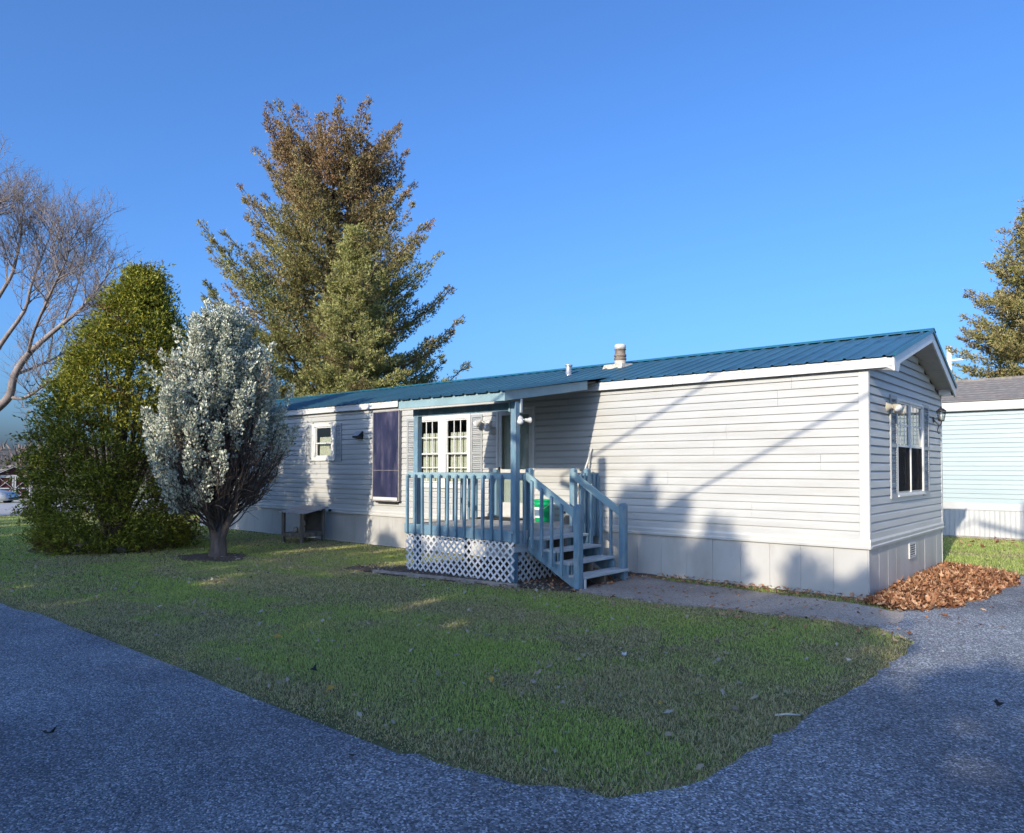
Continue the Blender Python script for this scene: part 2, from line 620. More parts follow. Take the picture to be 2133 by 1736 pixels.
foliage('pale_spruce_needles', [(0.0, (0.14, 0.16, 0.055)), (0.5, (0.35, 0.35, 0.115)), (1.0, (0.56, 0.51, 0.20))], 0.15, 0.6,
        [(0.0, (0.17, 0.12, 0.05)), (1.0, (0.28, 0.20, 0.10))], 'brown')
foliage('arborvitae_leaf', [(0.0, (0.06, 0.08, 0.012)), (0.5, (0.20, 0.215, 0.028)), (1.0, (0.46, 0.43, 0.055))], 0.2, 0.55,
        [(0.0, (0.10, 0.06, 0.02)), (1.0, (0.17, 0.10, 0.035))], 'brown')
foliage('juniper_leaf', [(0.0, (0.15, 0.19, 0.14)), (0.5, (0.52, 0.545, 0.43)), (1.0, (0.88, 0.86, 0.71))], 0.06, 0.55,
        [(0.0, (0.17, 0.10, 0.045)), (1.0, (0.30, 0.21, 0.10))], 'brown')
foliage('hedge_leaf', [(0.0, (0.02, 0.03, 0.008)), (1.0, (0.06, 0.08, 0.02))], 0.1)
foliage('dead_leaf', [(0.0, (0.14, 0.055, 0.025)), (0.4, (0.38, 0.17, 0.08)), (0.75, (0.52, 0.28, 0.145)), (1.0, (0.62, 0.41, 0.24))], 0.15, 0.7)
foliage('lawn_leaf', [(0.0, (0.12, 0.085, 0.05)), (0.5, (0.30, 0.25, 0.17)), (1.0, (0.44, 0.40, 0.32))], 0.15, 0.75)
foliage('far_twig', [(0.0, (0.17, 0.115, 0.095)), (0.6, (0.26, 0.185, 0.15)), (1.0, (0.30, 0.25, 0.20))], 0.1)
for nm, c in (('leaf_yellow', (0.45, 0.27, 0.04)), ('leaf_tan', (0.42, 0.28, 0.13)), ('leaf_white', (0.62, 0.58, 0.50)),
              ('leaf_dark', (0.02, 0.016, 0.014)), ('leaf_orange', (0.40, 0.19, 0.06)), ('twig_pale', (0.55, 0.52, 0.45))):
    painted(nm, tuple(x * 0.8 for x in c), tuple(x * 1.1 for x in c), 60, 0.7)

# ------------------------------------------------------------------ the setting: ground, road, driveway, path
LAWN = [(-60, -7.15), (-14, -7.12), (-7.7, -7.1), (-3.2, -6.99), (-0.64, -6.97), (0.26, -6.93), (0.72, -6.80), (0.95, -6.42), (1.00, -5.68),
        (1.03, -4.31), (1.10, -2.86), (1.04, -2.15), (0.74, -1.72), (0.0, -1.63), (-0.9, -1.80), (-1.62, -1.97), (-2.82, -1.97),
        (-3.1, -2.02), (-3.9, -2.28), (-6.1, -2.62), (-6.9, -2.62), (-6.7, -2.0), (-6.35, -1.6), (-6.3, -0.06), (-17, -0.06),
        (-17, 4.3), (-9, 4.5), (-9, 9), (-60, 16)]
STRIP = [(-2.75, -0.06), (-2.75, -0.46), (-1.0, -0.50), (0.1, -0.62), (0.55, -0.78), (0.35, -0.2), (0.06, -0.06)]
def chaikin(p, it=2):
    for _ in range(it):
        q = []
        for i in range(len(p)):
            (x0, y0), (x1, y1) = p[i], p[(i + 1) % len(p)]
            q += [(0.75 * x0 + 0.25 * x1, 0.75 * y0 + 0.25 * y1), (0.25 * x0 + 0.75 * x1, 0.25 * y0 + 0.75 * y1)]
        p = q
    return p


LAWN = chaikin(LAWN, 1)
BACK = [(0.08, 4.4), (0.08, 4.02), (1.2, 3.78), (5, 3.9), (9, 4.2), (9, 10.2), (-4, 10.2), (-4, 4.4)]


def sheet(name, poly, z, mat, step=None, wob=0.0, seed=1):
    """A ground sheet from an outline; edges subdivided and wobbled, draped on the ground height."""
    r = random.Random(seed)
    pts = []
    n = len(poly)
    for i in range(n):
        a = Vector(poly[i])
        b = Vector(poly[(i + 1) % n])
        k = max(1, int((b - a).length / step)) if step else 1
        for j in range(k):
            p = a.lerp(b, j / k)
            pts.append((p.x + r.uniform(-wob, wob), p.y + r.uniform(-wob, wob)))
    import bmesh
    bm = bmesh.new()
    vs = [bm.verts.new((x, y, float(hgt(x, y)) + z)) for x, y in pts]
    f = bm.faces.new(vs)
    bmesh.ops.triangulate(bm, faces=[f])
    lows = [bm.verts.new((v_.co.x, v_.co.y, v_.co.z - z - 0.02)) for v_ in vs]
    for i in range(len(vs)):
        j = (i + 1) % len(vs)
        bm.faces.new((vs[i], vs[j], lows[j], lows[i]))
    bmesh.ops.recalc_face_normals(bm, faces=bm.faces[:])
    me = bpy.data.meshes.new(name)
    bm.to_mesh(me)
    bm.free()
    o = link(name, me, mat)
    return o


# ground: one sheet to the horizon
def ground_sheet():
    xs = np.concatenate([np.linspace(-900, -120, 14), np.linspace(-100, -14, 44), np.linspace(-13, 14, 28), np.linspace(30, 900, 12)])
    ys = np.concatenate([np.linspace(-900, -60, 12), np.linspace(-40, 60, 41), np.linspace(90, 900, 12)])
    X, Y = np.meshgrid(xs, ys, indexing='ij')
    V = np.stack([X.ravel(), Y.ravel(), hgt(X.ravel(), Y.ravel()) - 0.004], 1)
    ny = len(ys)
    F = []
    for i in range(len(xs) - 1):
        for j in range(ny - 1):
            a = i * ny + j
            F += [(a, a + ny, a + ny + 1), (a, a + ny + 1, a + 1)]
    o = link('ground', tri_mesh('ground', V, F), 'ground_soil')
    tag(o, kind='structure')


ground_sheet()
# the road is cut in strips so that it follows the fall of the ground to the left
def road_sheet():
    xs = list(np.linspace(-80, -13, 28)) + list(np.linspace(-12, 60, 160))
    V = []
    F = []
    for i, x in enumerate(xs):
        e = -7.04 if x > -7 else -7.13
        e += 0.05 * (vnoise(np.array([x + 90.]), np.array([3.3]), 1.3, 4)[0] - 0.5)
        if x > 0.2:
            e = -7.0
        for y in (-13.4, -10.2, e):
            V.append((x, y, float(hgt(x, y)) + 0.004))
    for i in range(len(xs) - 1):
        for j in range(2):
            a = i * 3 + j
            F += [(a, a + 3, a + 4), (a, a + 4, a + 1)]
    tag(link('road', tri_mesh('road', V, F), 'road_asphalt'), kind='structure')


road_sheet()
drive = sheet('driveway', [(-0.9, -7.1), (0.20, -6.90), (0.62, -6.72), (0.84, -6.40), (0.92, -5.68), (0.96, -4.31), (1.03, -2.86), (0.95, -2.2),
                           (0.50, -1.62), (0.36, -1.0), (0.45, -0.70), (0.55, 0.6), (1.0, 3.0), (1.3, 3.85), (5.2, 3.95), (5.4, -2), (5.6, -6.2),
                           (6.6, -7.6), (5.6, -9.5), (2, -9.9), (0.2, -8.9), (-0.6, -7.6)],
              0.009, 'drive_asphalt', 0.14, 0.04, 3)
tag(drive, kind='structure')
path = sheet('path', [(-3.35, -2.04), (-2.82, -1.98), (-1.62, -1.98), (-0.9, -1.82), (0.0, -1.69), (0.40, -1.70), (0.62, -1.55), (0.70, -1.25),
                      (0.62, -0.92), (0.4, -0.72), (0.0, -0.58), (-1.0, -0.47), (-2.7, -0.42), (-3.1, -0.2), (-3.5, -0.3)], 0.014, 'path_gravel', 0.12, 0.045, 5)
tag(path, kind='structure')
bed = sheet('mulch_bed', [(-3.0, -2.02), (-3.9, -2.32), (-6.1, -2.66), (-7.0, -2.72), (-7.1, -2.45), (-6.5, -2.1), (-6.35, -1.6), (-6.3, -0.03), (-2.9, -0.03), (-3.3, -0.6)],
            0.018, 'mulch', 0.2, 0.05, 6)
tag(bed, kind='structure')
ring = sheet('mulch_ring', [(-10.0 + 0.62 * cos(a) * (1.3 if cos(a - 5.2) > 0 else 0.9), -3.3 + 0.55 * sin(a)) for a in np.linspace(0, 2 * pi, 22)[:-1]],
             0.016, 'mulch', 0.15, 0.05, 8)
tag(ring, kind='structure')
# the side street beyond the lawn, far left
st = sheet('street', [(-33, -12), (-46, -12), (-54, 2), (-56, 22), (-45, 30), (-36, 24), (-32, 4), (-30.5, -3)], 0.05, 'concrete')
tag(st, kind='structure')

# ------------------------------------------------------------------ the mobile home
L, W = 17.0, 4.27           # length along -X, width along +Y; near corner stands at the origin
ZB0, ZB1 = 0.608, 0.72      # belt trim
ZT = 2.84                  # wall top / soffit
EV, ZE = 0.10, 2.967       # eave overhang, eave top
YR, ZR = 2.04, 3.570        # ridge
YBK = 4.37
SL = (ZR - ZE) / (YR + EV)
PITCHC = 0.1075

home = thing('mobile_home', 'long pale mobile home with vinyl siding and blue metal roof', 'mobile home', (0, 0, 0))

WIN_F = [dict(x=(-11.86, -10.97), z=(1.78, 2.60)), dict(x=(-8.30, -6.80), z=(1.24, 2.62)), dict(x=(-6.16, -5.28), z=(0.70, 2.66))]
WIN_E = [dict(x=(1.31, 2.88), z=(1.24, 2.58))]


def wall_cells(s0, s1, z0, z1, holes):
    ss = sorted({s0, s1, *[v for h in holes for v in h['x']]})
    zs = sorted({z0, z1, *[v for h in holes for v in h['z']]})
    for a, b in zip(ss, ss[1:]):
        for c, d in zip(zs, zs[1:]):
            if not any(h['x'][0] <= a and b <= h['x'][1] and h['z'][0] <= c and d <= h['z'][1] for h in holes):
                yield a, b, c, d


inset = [dict(x=(h['x'][0] + 0.05, h['x'][1] - 0.05), z=(h['z'][0] + 0.05, h['z'][1] - 0.05)) for h in WIN_F]
m = MB()
for a, b, c, d in wall_cells(-L, 0, 0.02, ZT, inset):
    m.box(a, b, 0.0, 0.09, c, d)
wall_f = m.build('wall', 'siding', home)
inset_e = [dict(x=(h['x'][0] + 0.05, h['x'][1] - 0.05), z=(h['z'][0] + 0.05, h['z'][1] - 0.05)) for h in WIN_E]
m = MB()
for a, b, c, d in wall_cells(0.09, W - 0.003, 0.02, ZT, inset_e):
    m.box(-0.09, -0.002, a, b, c, d)
m.prism([(0.02, ZT), (W - 0.02, ZT), (YR, ZR - 0.16)], 'x', -0.088, -0.004)
wall_e = m.build('wall', 'siding', home)
m = MB()
m.box(-L, -0.1, W - 0.09, W - 0.004, 0.02, ZT)
m.box(-L + 0.003, -L + 0.09, 0.092, W - 0.092, 0.02, ZT)
m.prism([(0.02, ZT), (W - 0.02, ZT), (YR, ZR - 0.16)], 'x', -L + 0.004, -L + 0.088)
m.build('wall', 'siding', home)
m = MB()
m.box(-L + 0.1, -0.1, 0.1, W - 0.1, 0.60, 0.64)
m.box(-L + 0.1, -0.1, 0.1, W - 0.1, 2.74, 2.77)
m.box(-L + 0.1, -4.6, 2.2, 2.28, 0.65, 2.73)
m.box(-4.9, -4.8, 0.1, W - 0.1, 0.65, 2.73)
m.box(-9.2, -9.1, 0.1, 2.19, 0.65, 2.73)
m.build('interior_wall', 'interior', home)

# lap siding courses, each its own strip (Dutch-lap profile), cut round the openings
PROF = [(0.0, 0.010), (-0.030, 0.0), (-0.030, 0.004), (-0.026, 0.074), (-0.006, PITCHC + 0.006), (0.0, PITCHC + 0.006)]


def unit_course(name):
    mm = MB()
    mm.prism(PROF, 'x', 0, 1)
    me = mm.mesh(name)
    me.materials.append(MATS['siding'])
    return me


COURSE = unit_course('siding_course')


def courses(parent, segs_fn, n, end_wall):
    for i in range(n):
        z = ZB1 + i * PITCHC
        for a, b in segs_fn(z):
            if b - a < 0.02:
                continue
            if end_wall:
                link('siding_course', COURSE, None, parent, (random.uniform(-0.0015, 0.0015), a, z), (random.uniform(-0.0006, 0.0006), 0, pi / 2), (b - a, 1, 1))
                continue
            j0 = -3.66 * ((i // 2) % 4) / 4.0 - 0.55 * ((i // 2) % 3)
            cuts = [c for c in (j0 - 3.66 * q for q in range(6)) if a + 0.3 < c < b - 0.3]
            ends_ = [a] + sorted(cuts) + [b]
            for p_, q_ in zip(ends_, ends_[1:]):
                link('siding_course', COURSE, None, parent, (p_ + 0.0015, random.uniform(-0.0018, 0.0018), z + random.uniform(-0.0008, 0.0008)),
                     (random.uniform(-0.004, 0.004), 0, 0), (q_ - p_ - 0.003, 1, 1))


def cut(s0, s1, z, holes):
    segs = [(s0, s1)]
    for h in holes:
        ov = min(z + PITCHC, h['z'][1]) - max(z, h['z'][0])
        if ov > 0.05:
            ns = []
            for a, b in segs:
                x0, x1 = h['x'][0] + 0.02, h['x'][1] - 0.02
                if b <= x0 or a >= x1:
                    ns.append((a, b))
                else:
                    ns += [(a, x0), (x1, b)]
            segs = ns
    return segs


courses(wall_f, lambda z: cut(-L + 0.02, -0.075, z, WIN_F), 20, False)


def end_segs(z):
    a, b = 0.03, W - 0.03
    if z + PITCHC > ZT:
        t = (z + PITCHC * 0.5 - (ZE - 0.15)) / SL - EV
        a = max(a, t)
        b = min(b, 2 * YR - t)
        if b - a < 0.1:
            return []
    return cut(a, b, z, WIN_E)


courses(wall_e, end_segs, 26, True)

# corner trims
m = MB()
m.box(-0.085, 0.034, -0.034, -0.0005, ZB1 - 0.01, ZT - 0.005)
m.box(0.0, 0.0341, -0.0005, 0.035, ZB1 - 0.01, ZT - 0.005)
m.build('corner_trim', 'corner_trim', home, bevel=0.004)
MB().box(0.0, 0.034, W - 0.05, W + 0.02, ZB1 - 0.01, ZT - 0.005).build('corner_trim', 'corner_trim', home)
MB().box(-L - 0.02, -L + 0.05, -0.024, 0.0, ZB1 - 0.01, ZT - 0.005).build('corner_trim', 'corner_trim', home)

# belt trim between siding and skirting
bp = [(0.0, ZB0), (-0.045, ZB0), (-0.050, ZB0 + 0.03), (-0.038, ZB0 + 0.042), (-0.042, ZB0 + 0.085), (-0.030, ZB1 + 0.004), (0.0, ZB1 + 0.006)]
MB().prism(bp, 'x', -L - 0.04, 0.045).build('belt_trim', 'corner_trim', home)
bp2 = [(-y, z) for y, z in bp]
MB().prism(bp2, 'y', 0.001, W + 0.05).build('belt_trim', 'corner_trim', home)

# skirting panels: each about 0.41 m wide with a raised seam
mm = MB()
mm.box(0.0016, 0.4084, -0.012, 0.0, 0, ZB0 - 0.005)
SK = mm.mesh('skirting_panel')
SK.materials.append(MATS['skirting'])
n = int(L / 0.41)
for i in range(n + 1):
    link('skirting_panel', SK, None, home, (-0.41 * (i + 1) + 0.004, -0.002 + random.uniform(-0.002, 0.002), 0.004))
n = 10
for i in range(n):
    link('skirting_panel', SK, None, home, (0.004 + random.uniform(-0.002, 0.002), 0.012 + 0.4258 * i, 0.004), (0, 0, pi / 2), (1.036, 1, 1))
m = MB()
m.prism([(-0.016, 0.0), (-0.016, 0.02), (0.0, 0.022)], 'x', -L, 0.0)
m.build('skirting_rail', 'corner_trim', home)
MB().box(-0.004, 0.019, -0.020, 0.010, 0.0, ZB0 - 0.001).build('skirting_corner', 'skirting', home, bevel=0.006)
MB().box(0.0, 0.024, W - 0.012, W + 0.012, 0.0, ZB0 - 0.001).build('skirting_corner', 'corner_trim', home)
# skirting vent
m = MB()
for y0, y1, z0, z1 in ((1.97, 2.0, 0.31, 0.53), (2.33, 2.36, 0.31, 0.53), (2.0, 2.33, 0.31, 0.335), (2.0, 2.33, 0.505, 0.53)):
    m.box(0.015, 0.035, y0, y1, z0, z1)
sv = m.build('skirting_vent', 'corner_trim', home)
MB().box(0.0165, 0.019, 2.0, 2.33, 0.335, 0.505).build('vent_dark_sheet', 'dark_metal', sv)  # dark sheet stands for the unlit hollow behind the slats
m = MB()
for i in range(5):
    z = 0.35 + i * 0.032
    m.beam((0.027, 2.0, z), (0.027, 2.33, z), 0.018, 0.006, (0.5, 0, 1))
m.build('vent_slats', 'corner_trim', sv)

# roof: ribbed metal panels
PW = 0.9144


def rib_profile(w, x0=0.0):
    pts = []
    k = int(round(w / 0.2286))
    for i in range(k):
        c = x0 + (i + 0.5) * 0.2286
        pts += [(c - 0.026, 0.0), (c - 0.012, 0.020), (c + 0.012, 0.020), (c + 0.026, 0.0)]
        pts += [(c + 0.075, 0.0), (c + 0.082, 0.004), (c + 0.094, 0.004), (c + 0.100, 0.0)]
    return [(x0, 0.0)] + pts + [(x0 + w, 0.0)]


def ribbed(A, B, w):
    """Panel from low edge A=(y,z) to high edge B=(y,z); local x from 0 to w."""
    d = Vector((0, B[0] - A[0], B[1] - A[1])).normalized()
    nrm = Vector((1, 0, 0)).cross(d)
    if nrm.z < 0:
        nrm = -nrm
    pr = rib_profile(w)
    v = []
    for y, z in (A, B):
        for x, h in pr:
            v.append(Vector((x, y, z)) + nrm * (h + 0.006))
    for y, z in (A, B):
        for x, h in pr:
            v.append(Vector((x, y, z)) + nrm * (h + 0.004))
    k = len(pr)
    f = [(i, i + 1, i + 1 + k, i + k) for i in range(k - 1)]
    f += [(i + 2 * k + 1, i + 2 * k, i + 3 * k, i + 3 * k + 1) for i in range(k - 1)]
    f += [(i + 2 * k, i + 2 * k + 1, i + 1, i) for i in range(k - 1)]
    f += [(0, k, 3 * k, 2 * k), (k - 1, 3 * k - 1, 4 * k - 1, 2 * k - 1)]
    mm = MB()
    mm.add(v, f)
    return mm


PX0 = 0.355
roof = MB()
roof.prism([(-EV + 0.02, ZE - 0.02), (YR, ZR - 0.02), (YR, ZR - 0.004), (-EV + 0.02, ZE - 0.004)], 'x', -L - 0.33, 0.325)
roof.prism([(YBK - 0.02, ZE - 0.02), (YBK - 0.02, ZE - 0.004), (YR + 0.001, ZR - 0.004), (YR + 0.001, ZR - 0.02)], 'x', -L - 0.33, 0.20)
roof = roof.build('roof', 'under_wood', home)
ME_FR = ribbed((-EV - 0.035, ZE - 0.035 * SL), (YR, ZR), PW).mesh('roof_panel')
ME_BK = ribbed((YBK + 0.03, ZE - 0.008), (YR, ZR), PW).mesh('roof_panel')
ME_FR.materials.append(MATS['roof_metal'])
ME_BK.materials.append(MATS['roof_metal'])
NP = 19
for i in range(NP):
    link('roof_panel', ME_FR, None, roof, (PX0 - PW * (i + 1), 0, 0))
    if i:
        link('roof_panel', ME_BK, None, roof, (PX0 - PW * (i + 1), 0, 0))
m = MB()
m.add([(PX0 - PW, YBK + 0.03, ZE), (0.225, YBK + 0.03, ZE), (PX0, YR, ZR + 0.012), (PX0 - PW, YR, ZR + 0.012)], [(0, 1, 2, 3)])
m.build('roof_panel', 'roof_metal', roof)
m = MB()
for s, (y1, z1) in ((-1, (YR - 0.14, ZR - 0.14 * SL)), (1, (YR + 0.14, ZR - 0.14 * SL))):
    m.add([(-L - 0.36, YR, ZR + 0.046), (0.365, YR, ZR + 0.046), (0.365, y1, z1 + 0.036), (-L - 0.36, y1, z1 + 0.036),
           (-L - 0.36, YR, ZR + 0.042), (0.365, YR, ZR + 0.042), (0.365, y1, z1 + 0.030), (-L - 0.36, y1, z1 + 0.030)],
          [(0, 1, 2, 3), (7, 6, 5, 4), (3, 2, 6, 7), (1, 5, 6, 2), (0, 3, 7, 4)])
m.build('ridge_cap', 'ridge_metal', roof)

# eave fascia (with a lap joint), soffits
FB = ZE - 0.132
for a, b, dz in ((-2.62, 0.262, 0.0), (-6.15, -2.625, 0.003), (-8.9, -6.155, 0.004), (-L - 0.34, -8.905, 0.0)):
    m = MB()
    m.box(a, b, -EV - 0.004 - dz, -EV + 0.02, FB, ZE - 0.012)
    m.box(a, b, -EV - 0.010 - dz, -EV - 0.0045 - dz, ZE - 0.05, ZE - 0.014)
    m.build('fascia', 'white_metal', home)
MB().box(-L - 0.3, 0.0, YBK - 0.02, YBK, FB, ZE - 0.012).build('fascia', 'white_metal', home)
m = MB()
m.box(-L - 0.3, 0.30, -EV + 0.02, 0.0, FB + 0.004, FB + 0.016)
for i in range(60):
    x = 0.28 - i * 0.30
    m.box(x - 0.008, x, -EV + 0.02, -0.03, FB, FB + 0.004)
m.build('soffit', 'soffit', home)
# gable overhang: rake boards, sloping soffit, boxed eave ends
for s in (-1, 1):
    y0 = -EV if s < 0 else YBK
    x0 = 0.342 if s < 0 else 0.225
    xr = 0.342
    m = MB()
    th = 0.022
    def pt(x, y, z):
        return (x, y, z)
    z0 = ZE - 0.006
    zr = ZR - 0.006
    H = 0.150
    v = [(x0, y0, z0 - H), (x0, y0, z0), (xr, YR, zr), (xr, YR, zr - H), (x0 - th, y0, z0 - H), (x0 - th, y0, z0), (xr - th, YR, zr), (xr - th, YR, zr - H)]
    if s < 0:
        # plumb-cut foot with a short level return
        v[0] = (x0, y0 + 0.02, FB - 0.002)
        v[4] = (x0 - th, y0 + 0.02, FB - 0.002)
    m.add(v, [(0, 3, 2, 1), (4, 5, 6, 7), (0, 1, 5, 4), (2, 3, 7, 6), (0, 4, 7, 3), (1, 2, 6, 5)])
    if s < 0:
        m.prism([(y0 + 0.02, FB - 0.045), (y0 + 0.02, FB + 0.05), (y0 + 0.30, FB + 0.08), (y0 + 0.22, FB - 0.045)], 'x', 0.321, 0.3415)
        m.add([(0.262, y0 - 0.003, FB), (0.342, y0 + 0.02, FB - 0.045), (0.342, y0 + 0.02, ZE - 0.02), (0.262, y0 - 0.003, ZE - 0.014)], [(0, 1, 2, 3)])
        m.add([(0.262, y0 + 0.0, FB + 0.001), (0.342, y0 + 0.02, FB - 0.044), (0.342, y0 + 0.22, FB - 0.044), (0.0, y0 + 0.10, FB + 0.001)], [(3, 2, 1, 0)])
    m.build('rake_board', 'white_trim', home)
    # metal rake edge
    m = MB()
    m.beam((x0 + 0.012, y0 - s * -0.02, ZE + 0.012), (xr + 0.012, YR, ZR + 0.012), 0.014, 0.05)
    m.build('rake_edge', 'ridge_metal', home)
    # soffit under the overhang
    m = MB()
    k = 26
    for i in range(k):
        t0, t1 = i / k, (i + 0.93) / k
        for ta, tb, dz in ((t0, t1, 0.0), (t1, (i + 1) / k, 0.007)):
            ya, yb = y0 + (YR - y0) * ta, y0 + (YR - y0) * tb
            za, zb = ZE - 0.125 + (ZR - ZE) * ta, ZE - 0.125 + (ZR - ZE) * tb
            xa, xb = x0 - th + (xr - x0) * ta, x0 - th + (xr - x0) * tb
            m.add([(0.0, ya, za + dz), (xa, ya, za + dz), (xb, yb, zb + dz), (0.0, yb, zb + dz),
                   (0.0, ya, za + 0.02), (xa, ya, za + 0.02), (xb, yb, zb + 0.02), (0.0, yb, zb + 0.02)],
                  [(0, 1, 2, 3) if s > 0 else (3, 2, 1, 0), (4, 5, 6, 7), (0, 4, 5, 1), (2, 6, 7, 3)])
    m.build('gable_soffit', 'soffit', home)
    # boxed end of the eave
    m = MB()
    if s < 0:
        m.prism([(-EV + 0.022, FB + 0.004), (-EV + 0.022, FB + 0.10), (0.10, FB + 0.12), (0.10, FB + 0.004)], 'x', 0.240, 0.256)
    else:
        m.box(0.03, 0.2, YBK - 0.30, YBK - 0.005, FB - 0.004, FB + 0.0)
        m.box(0.03, 0.2, YBK - 0.30, YBK - 0.285, FB, FB + 0.14)
    m.build('eave_return', 'white_trim', home)

# roof penetrations
def roofz(y):
    return ZE + SL * (y + EV)


p = Vector((-5.47, 1.2, roofz(1.2) - 0.03))
m = MB()
m.lathe(p, [(0.075, 0.0), (0.075, 0.03), (0.055, 0.045), (0.052, 0.19), (0.05, 0.2)], 14)
vp = m.build('vent_pipe', 'galvanised', home)
MB().lathe(p + Vector((0, 0, 0.19)), [(0.055, 0.0), (0.072, 0.004), (0.072, 0.035), (0.05, 0.04)], 14, (0.12, 0, 1)).build('vent_cap', 'galvanised', vp)
p = Vector((-4.60, 1.6, roofz(1.6) - 0.02))
m = MB()
m.add([(-4.87, 1.42, roofz(1.42) + 0.01), (-4.45, 1.42, roofz(1.42) + 0.01), (-4.45, 1.80, roofz(1.8) + 0.01), (-4.87, 1.80, roofz(1.8) + 0.01),
       (-4.85, 1.45, roofz(1.45) + 0.085), (-4.47, 1.45, roofz(1.45) + 0.085), (-4.47, 1.77, roofz(1.77) + 0.03), (-4.85, 1.77, roofz(1.77) + 0.03)],
      [(0, 1, 5, 4), (1, 2, 6, 5), (2, 3, 7, 6), (3, 0, 4, 7), (4, 5, 6, 7)])
fb = m.build('flue_base', 'flashing', home)
fl = MB().lathe(p, [(0.10, 0.03), (0.10, 0.14), (0.112, 0.15), (0.112, 0.185), (0.098, 0.19), (0.098, 0.205), (0.112, 0.21), (0.112, 0.245),
                    (0.096, 0.255), (0.094, 0.33), (0.108, 0.335), (0.108, 0.345)], 20).build('flue', 'flue_rust', home)
MB().lathe(p, [(0.104, 0.02), (0.103, 0.135), (0.07, 0.137)], 20).build('flue_collar', 'flashing', fl)
MB().lathe(p, [(0.102, 0.346), (0.102, 0.42), (0.09, 0.432), (0.02, 0.436)], 20).build('flue_cap', 'flue_cap', fl)


# ------------------------------------------------------------------ windows, shutters, door
def frontmap(s, n, z):
    return (s, -n, z)


def endmap(s, n, z):
    return (n, s, z)


def mbox(m, mp, s0, s1, n0, n1, z0, z1):
    a = mp(s0, n0, z0)
    b = mp(s1, n1, z1)
    lo = [min(i, j) for i, j in zip(a, b)]
    hi = [max(i, j) for i, j in zip(a, b)]
    return m.box(lo[0], hi[0], lo[1], hi[1], lo[2], hi[2])


def frame_boxes(m, mp, s0, s1, z0, z1, w, n0, n1):
    mbox(m, mp, s0, s1, n0, n1, z1 - w, z1)
    mbox(m, mp, s0, s1, n0, n1, z0, z0 + w)
    mbox(m, mp, s0, s0 + w, n0, n1, z0 + w, z1 - w)
    mbox(m, mp, s1 - w, s1, n0, n1, z0 + w, z1 - w)


def curtain_mesh(mp, s0, s1, z0, z1, n, amp, waves, rng):
    m = MB()
    K = 28
    rows = 7
    v = []
    for j in range(rows):
        t = j / (rows - 1)
        for i in range(K + 1):
            u = i / K
            a = amp * (0.4 + 0.6 * t) * math.sin(u * waves * 2 * pi + 0.5 * math.sin(t * 3 + u * 5))
            v.append(mp(s0 + (s1 - s0) * u, n + a, z1 - (z1 - z0) * t))
    f = []
    for j in range(rows - 1):
        for i in range(K):
            a = j * (K + 1) + i
            f.append((a, a + 1, a + K + 2, a + K + 1))
    m.add(v, f, True)
    return m


def window(mp, outer, sashes, z0, z1, zm, trim=0.06, gm='window_glass', muntin_rows=((True, True)), curtains=(), valance=True, nproud=0.045):
    """outer=(s0,s1,z0,z1) trim; sashes: list of (s0,s1) panes."""
    s0, s1, a, b = outer
    m = MB()
    zs = [a, z0 - 0.03, z1 + 0.03, b]
    frame_boxes(m, mp, s0, s1, a, b, trim, -0.02, nproud)
    cuts = [s0 + trim] + [q for p_ in sashes for q in (p_[0] - 0.028, p_[1] + 0.028)] + [s1 - trim]
    for i in range(0, len(cuts), 2):
        if cuts[i + 1] - cuts[i] > 0.004:
            mbox(m, mp, cuts[i], cuts[i + 1], -0.02, nproud - 0.004, a + trim, b - trim)
    for p0, p1 in sashes:
        if z0 - 0.028 > a + trim:
            mbox(m, mp, p0 - 0.028, p1 + 0.028, -0.02, nproud - 0.006, a + trim, z0 - 0.028)
        if b - trim > z1 + 0.028:
            mbox(m, mp, p0 - 0.028, p1 + 0.028, -0.02, nproud - 0.006, z1 + 0.028, b - trim)
    mbox(m, mp, s0 - 0.01, s1 + 0.01, -0.0, nproud + 0.02, a - 0.02, a - 0.0005)
    win = m.build('window', 'white_trim', home)
    for p0, p1 in sashes:
        for lo, hi, nn, rows in ((zm, z1, 0.012, muntin_rows[0]), (z0, zm, -0.006, muntin_rows[1])):
            m = MB()
            frame_boxes(m, mp, p0 - 0.027, p1 + 0.027, lo - 0.018, hi + (0.027 if hi == z1 else 0.014), 0.026, nn - 0.012, nn + 0.014)
            m.build('sash', 'white_trim', win)
            m = MB()
            if rows:
                for t in (1 / 3, 2 / 3):
                    x = p0 + (p1 - p0) * t
                    mbox(m, mp, x - 0.010, x + 0.010, nn - 0.009, nn + 0.004, lo, hi)
                zz = (lo + hi) / 2
                mbox(m, mp, p0, p1, nn - 0.0085, nn + 0.0035, zz - 0.010, zz + 0.010)
                m.build('muntin', 'white_trim', win)
            m = MB()
            mbox(m, mp, p0 - 0.004, p1 + 0.004, nn - 0.002, nn + 0.001, lo + 0.010, hi + 0.006)
            m.build('pane', gm, win)
        for (cz0, cz1) in curtains:
            w = p1 - p0
            curtain_mesh(mp, p0 - 0.02, p1 + 0.02, cz0, cz1, -0.085, 0.016, 7, random).build('curtain', 'curtain', win)
    return win


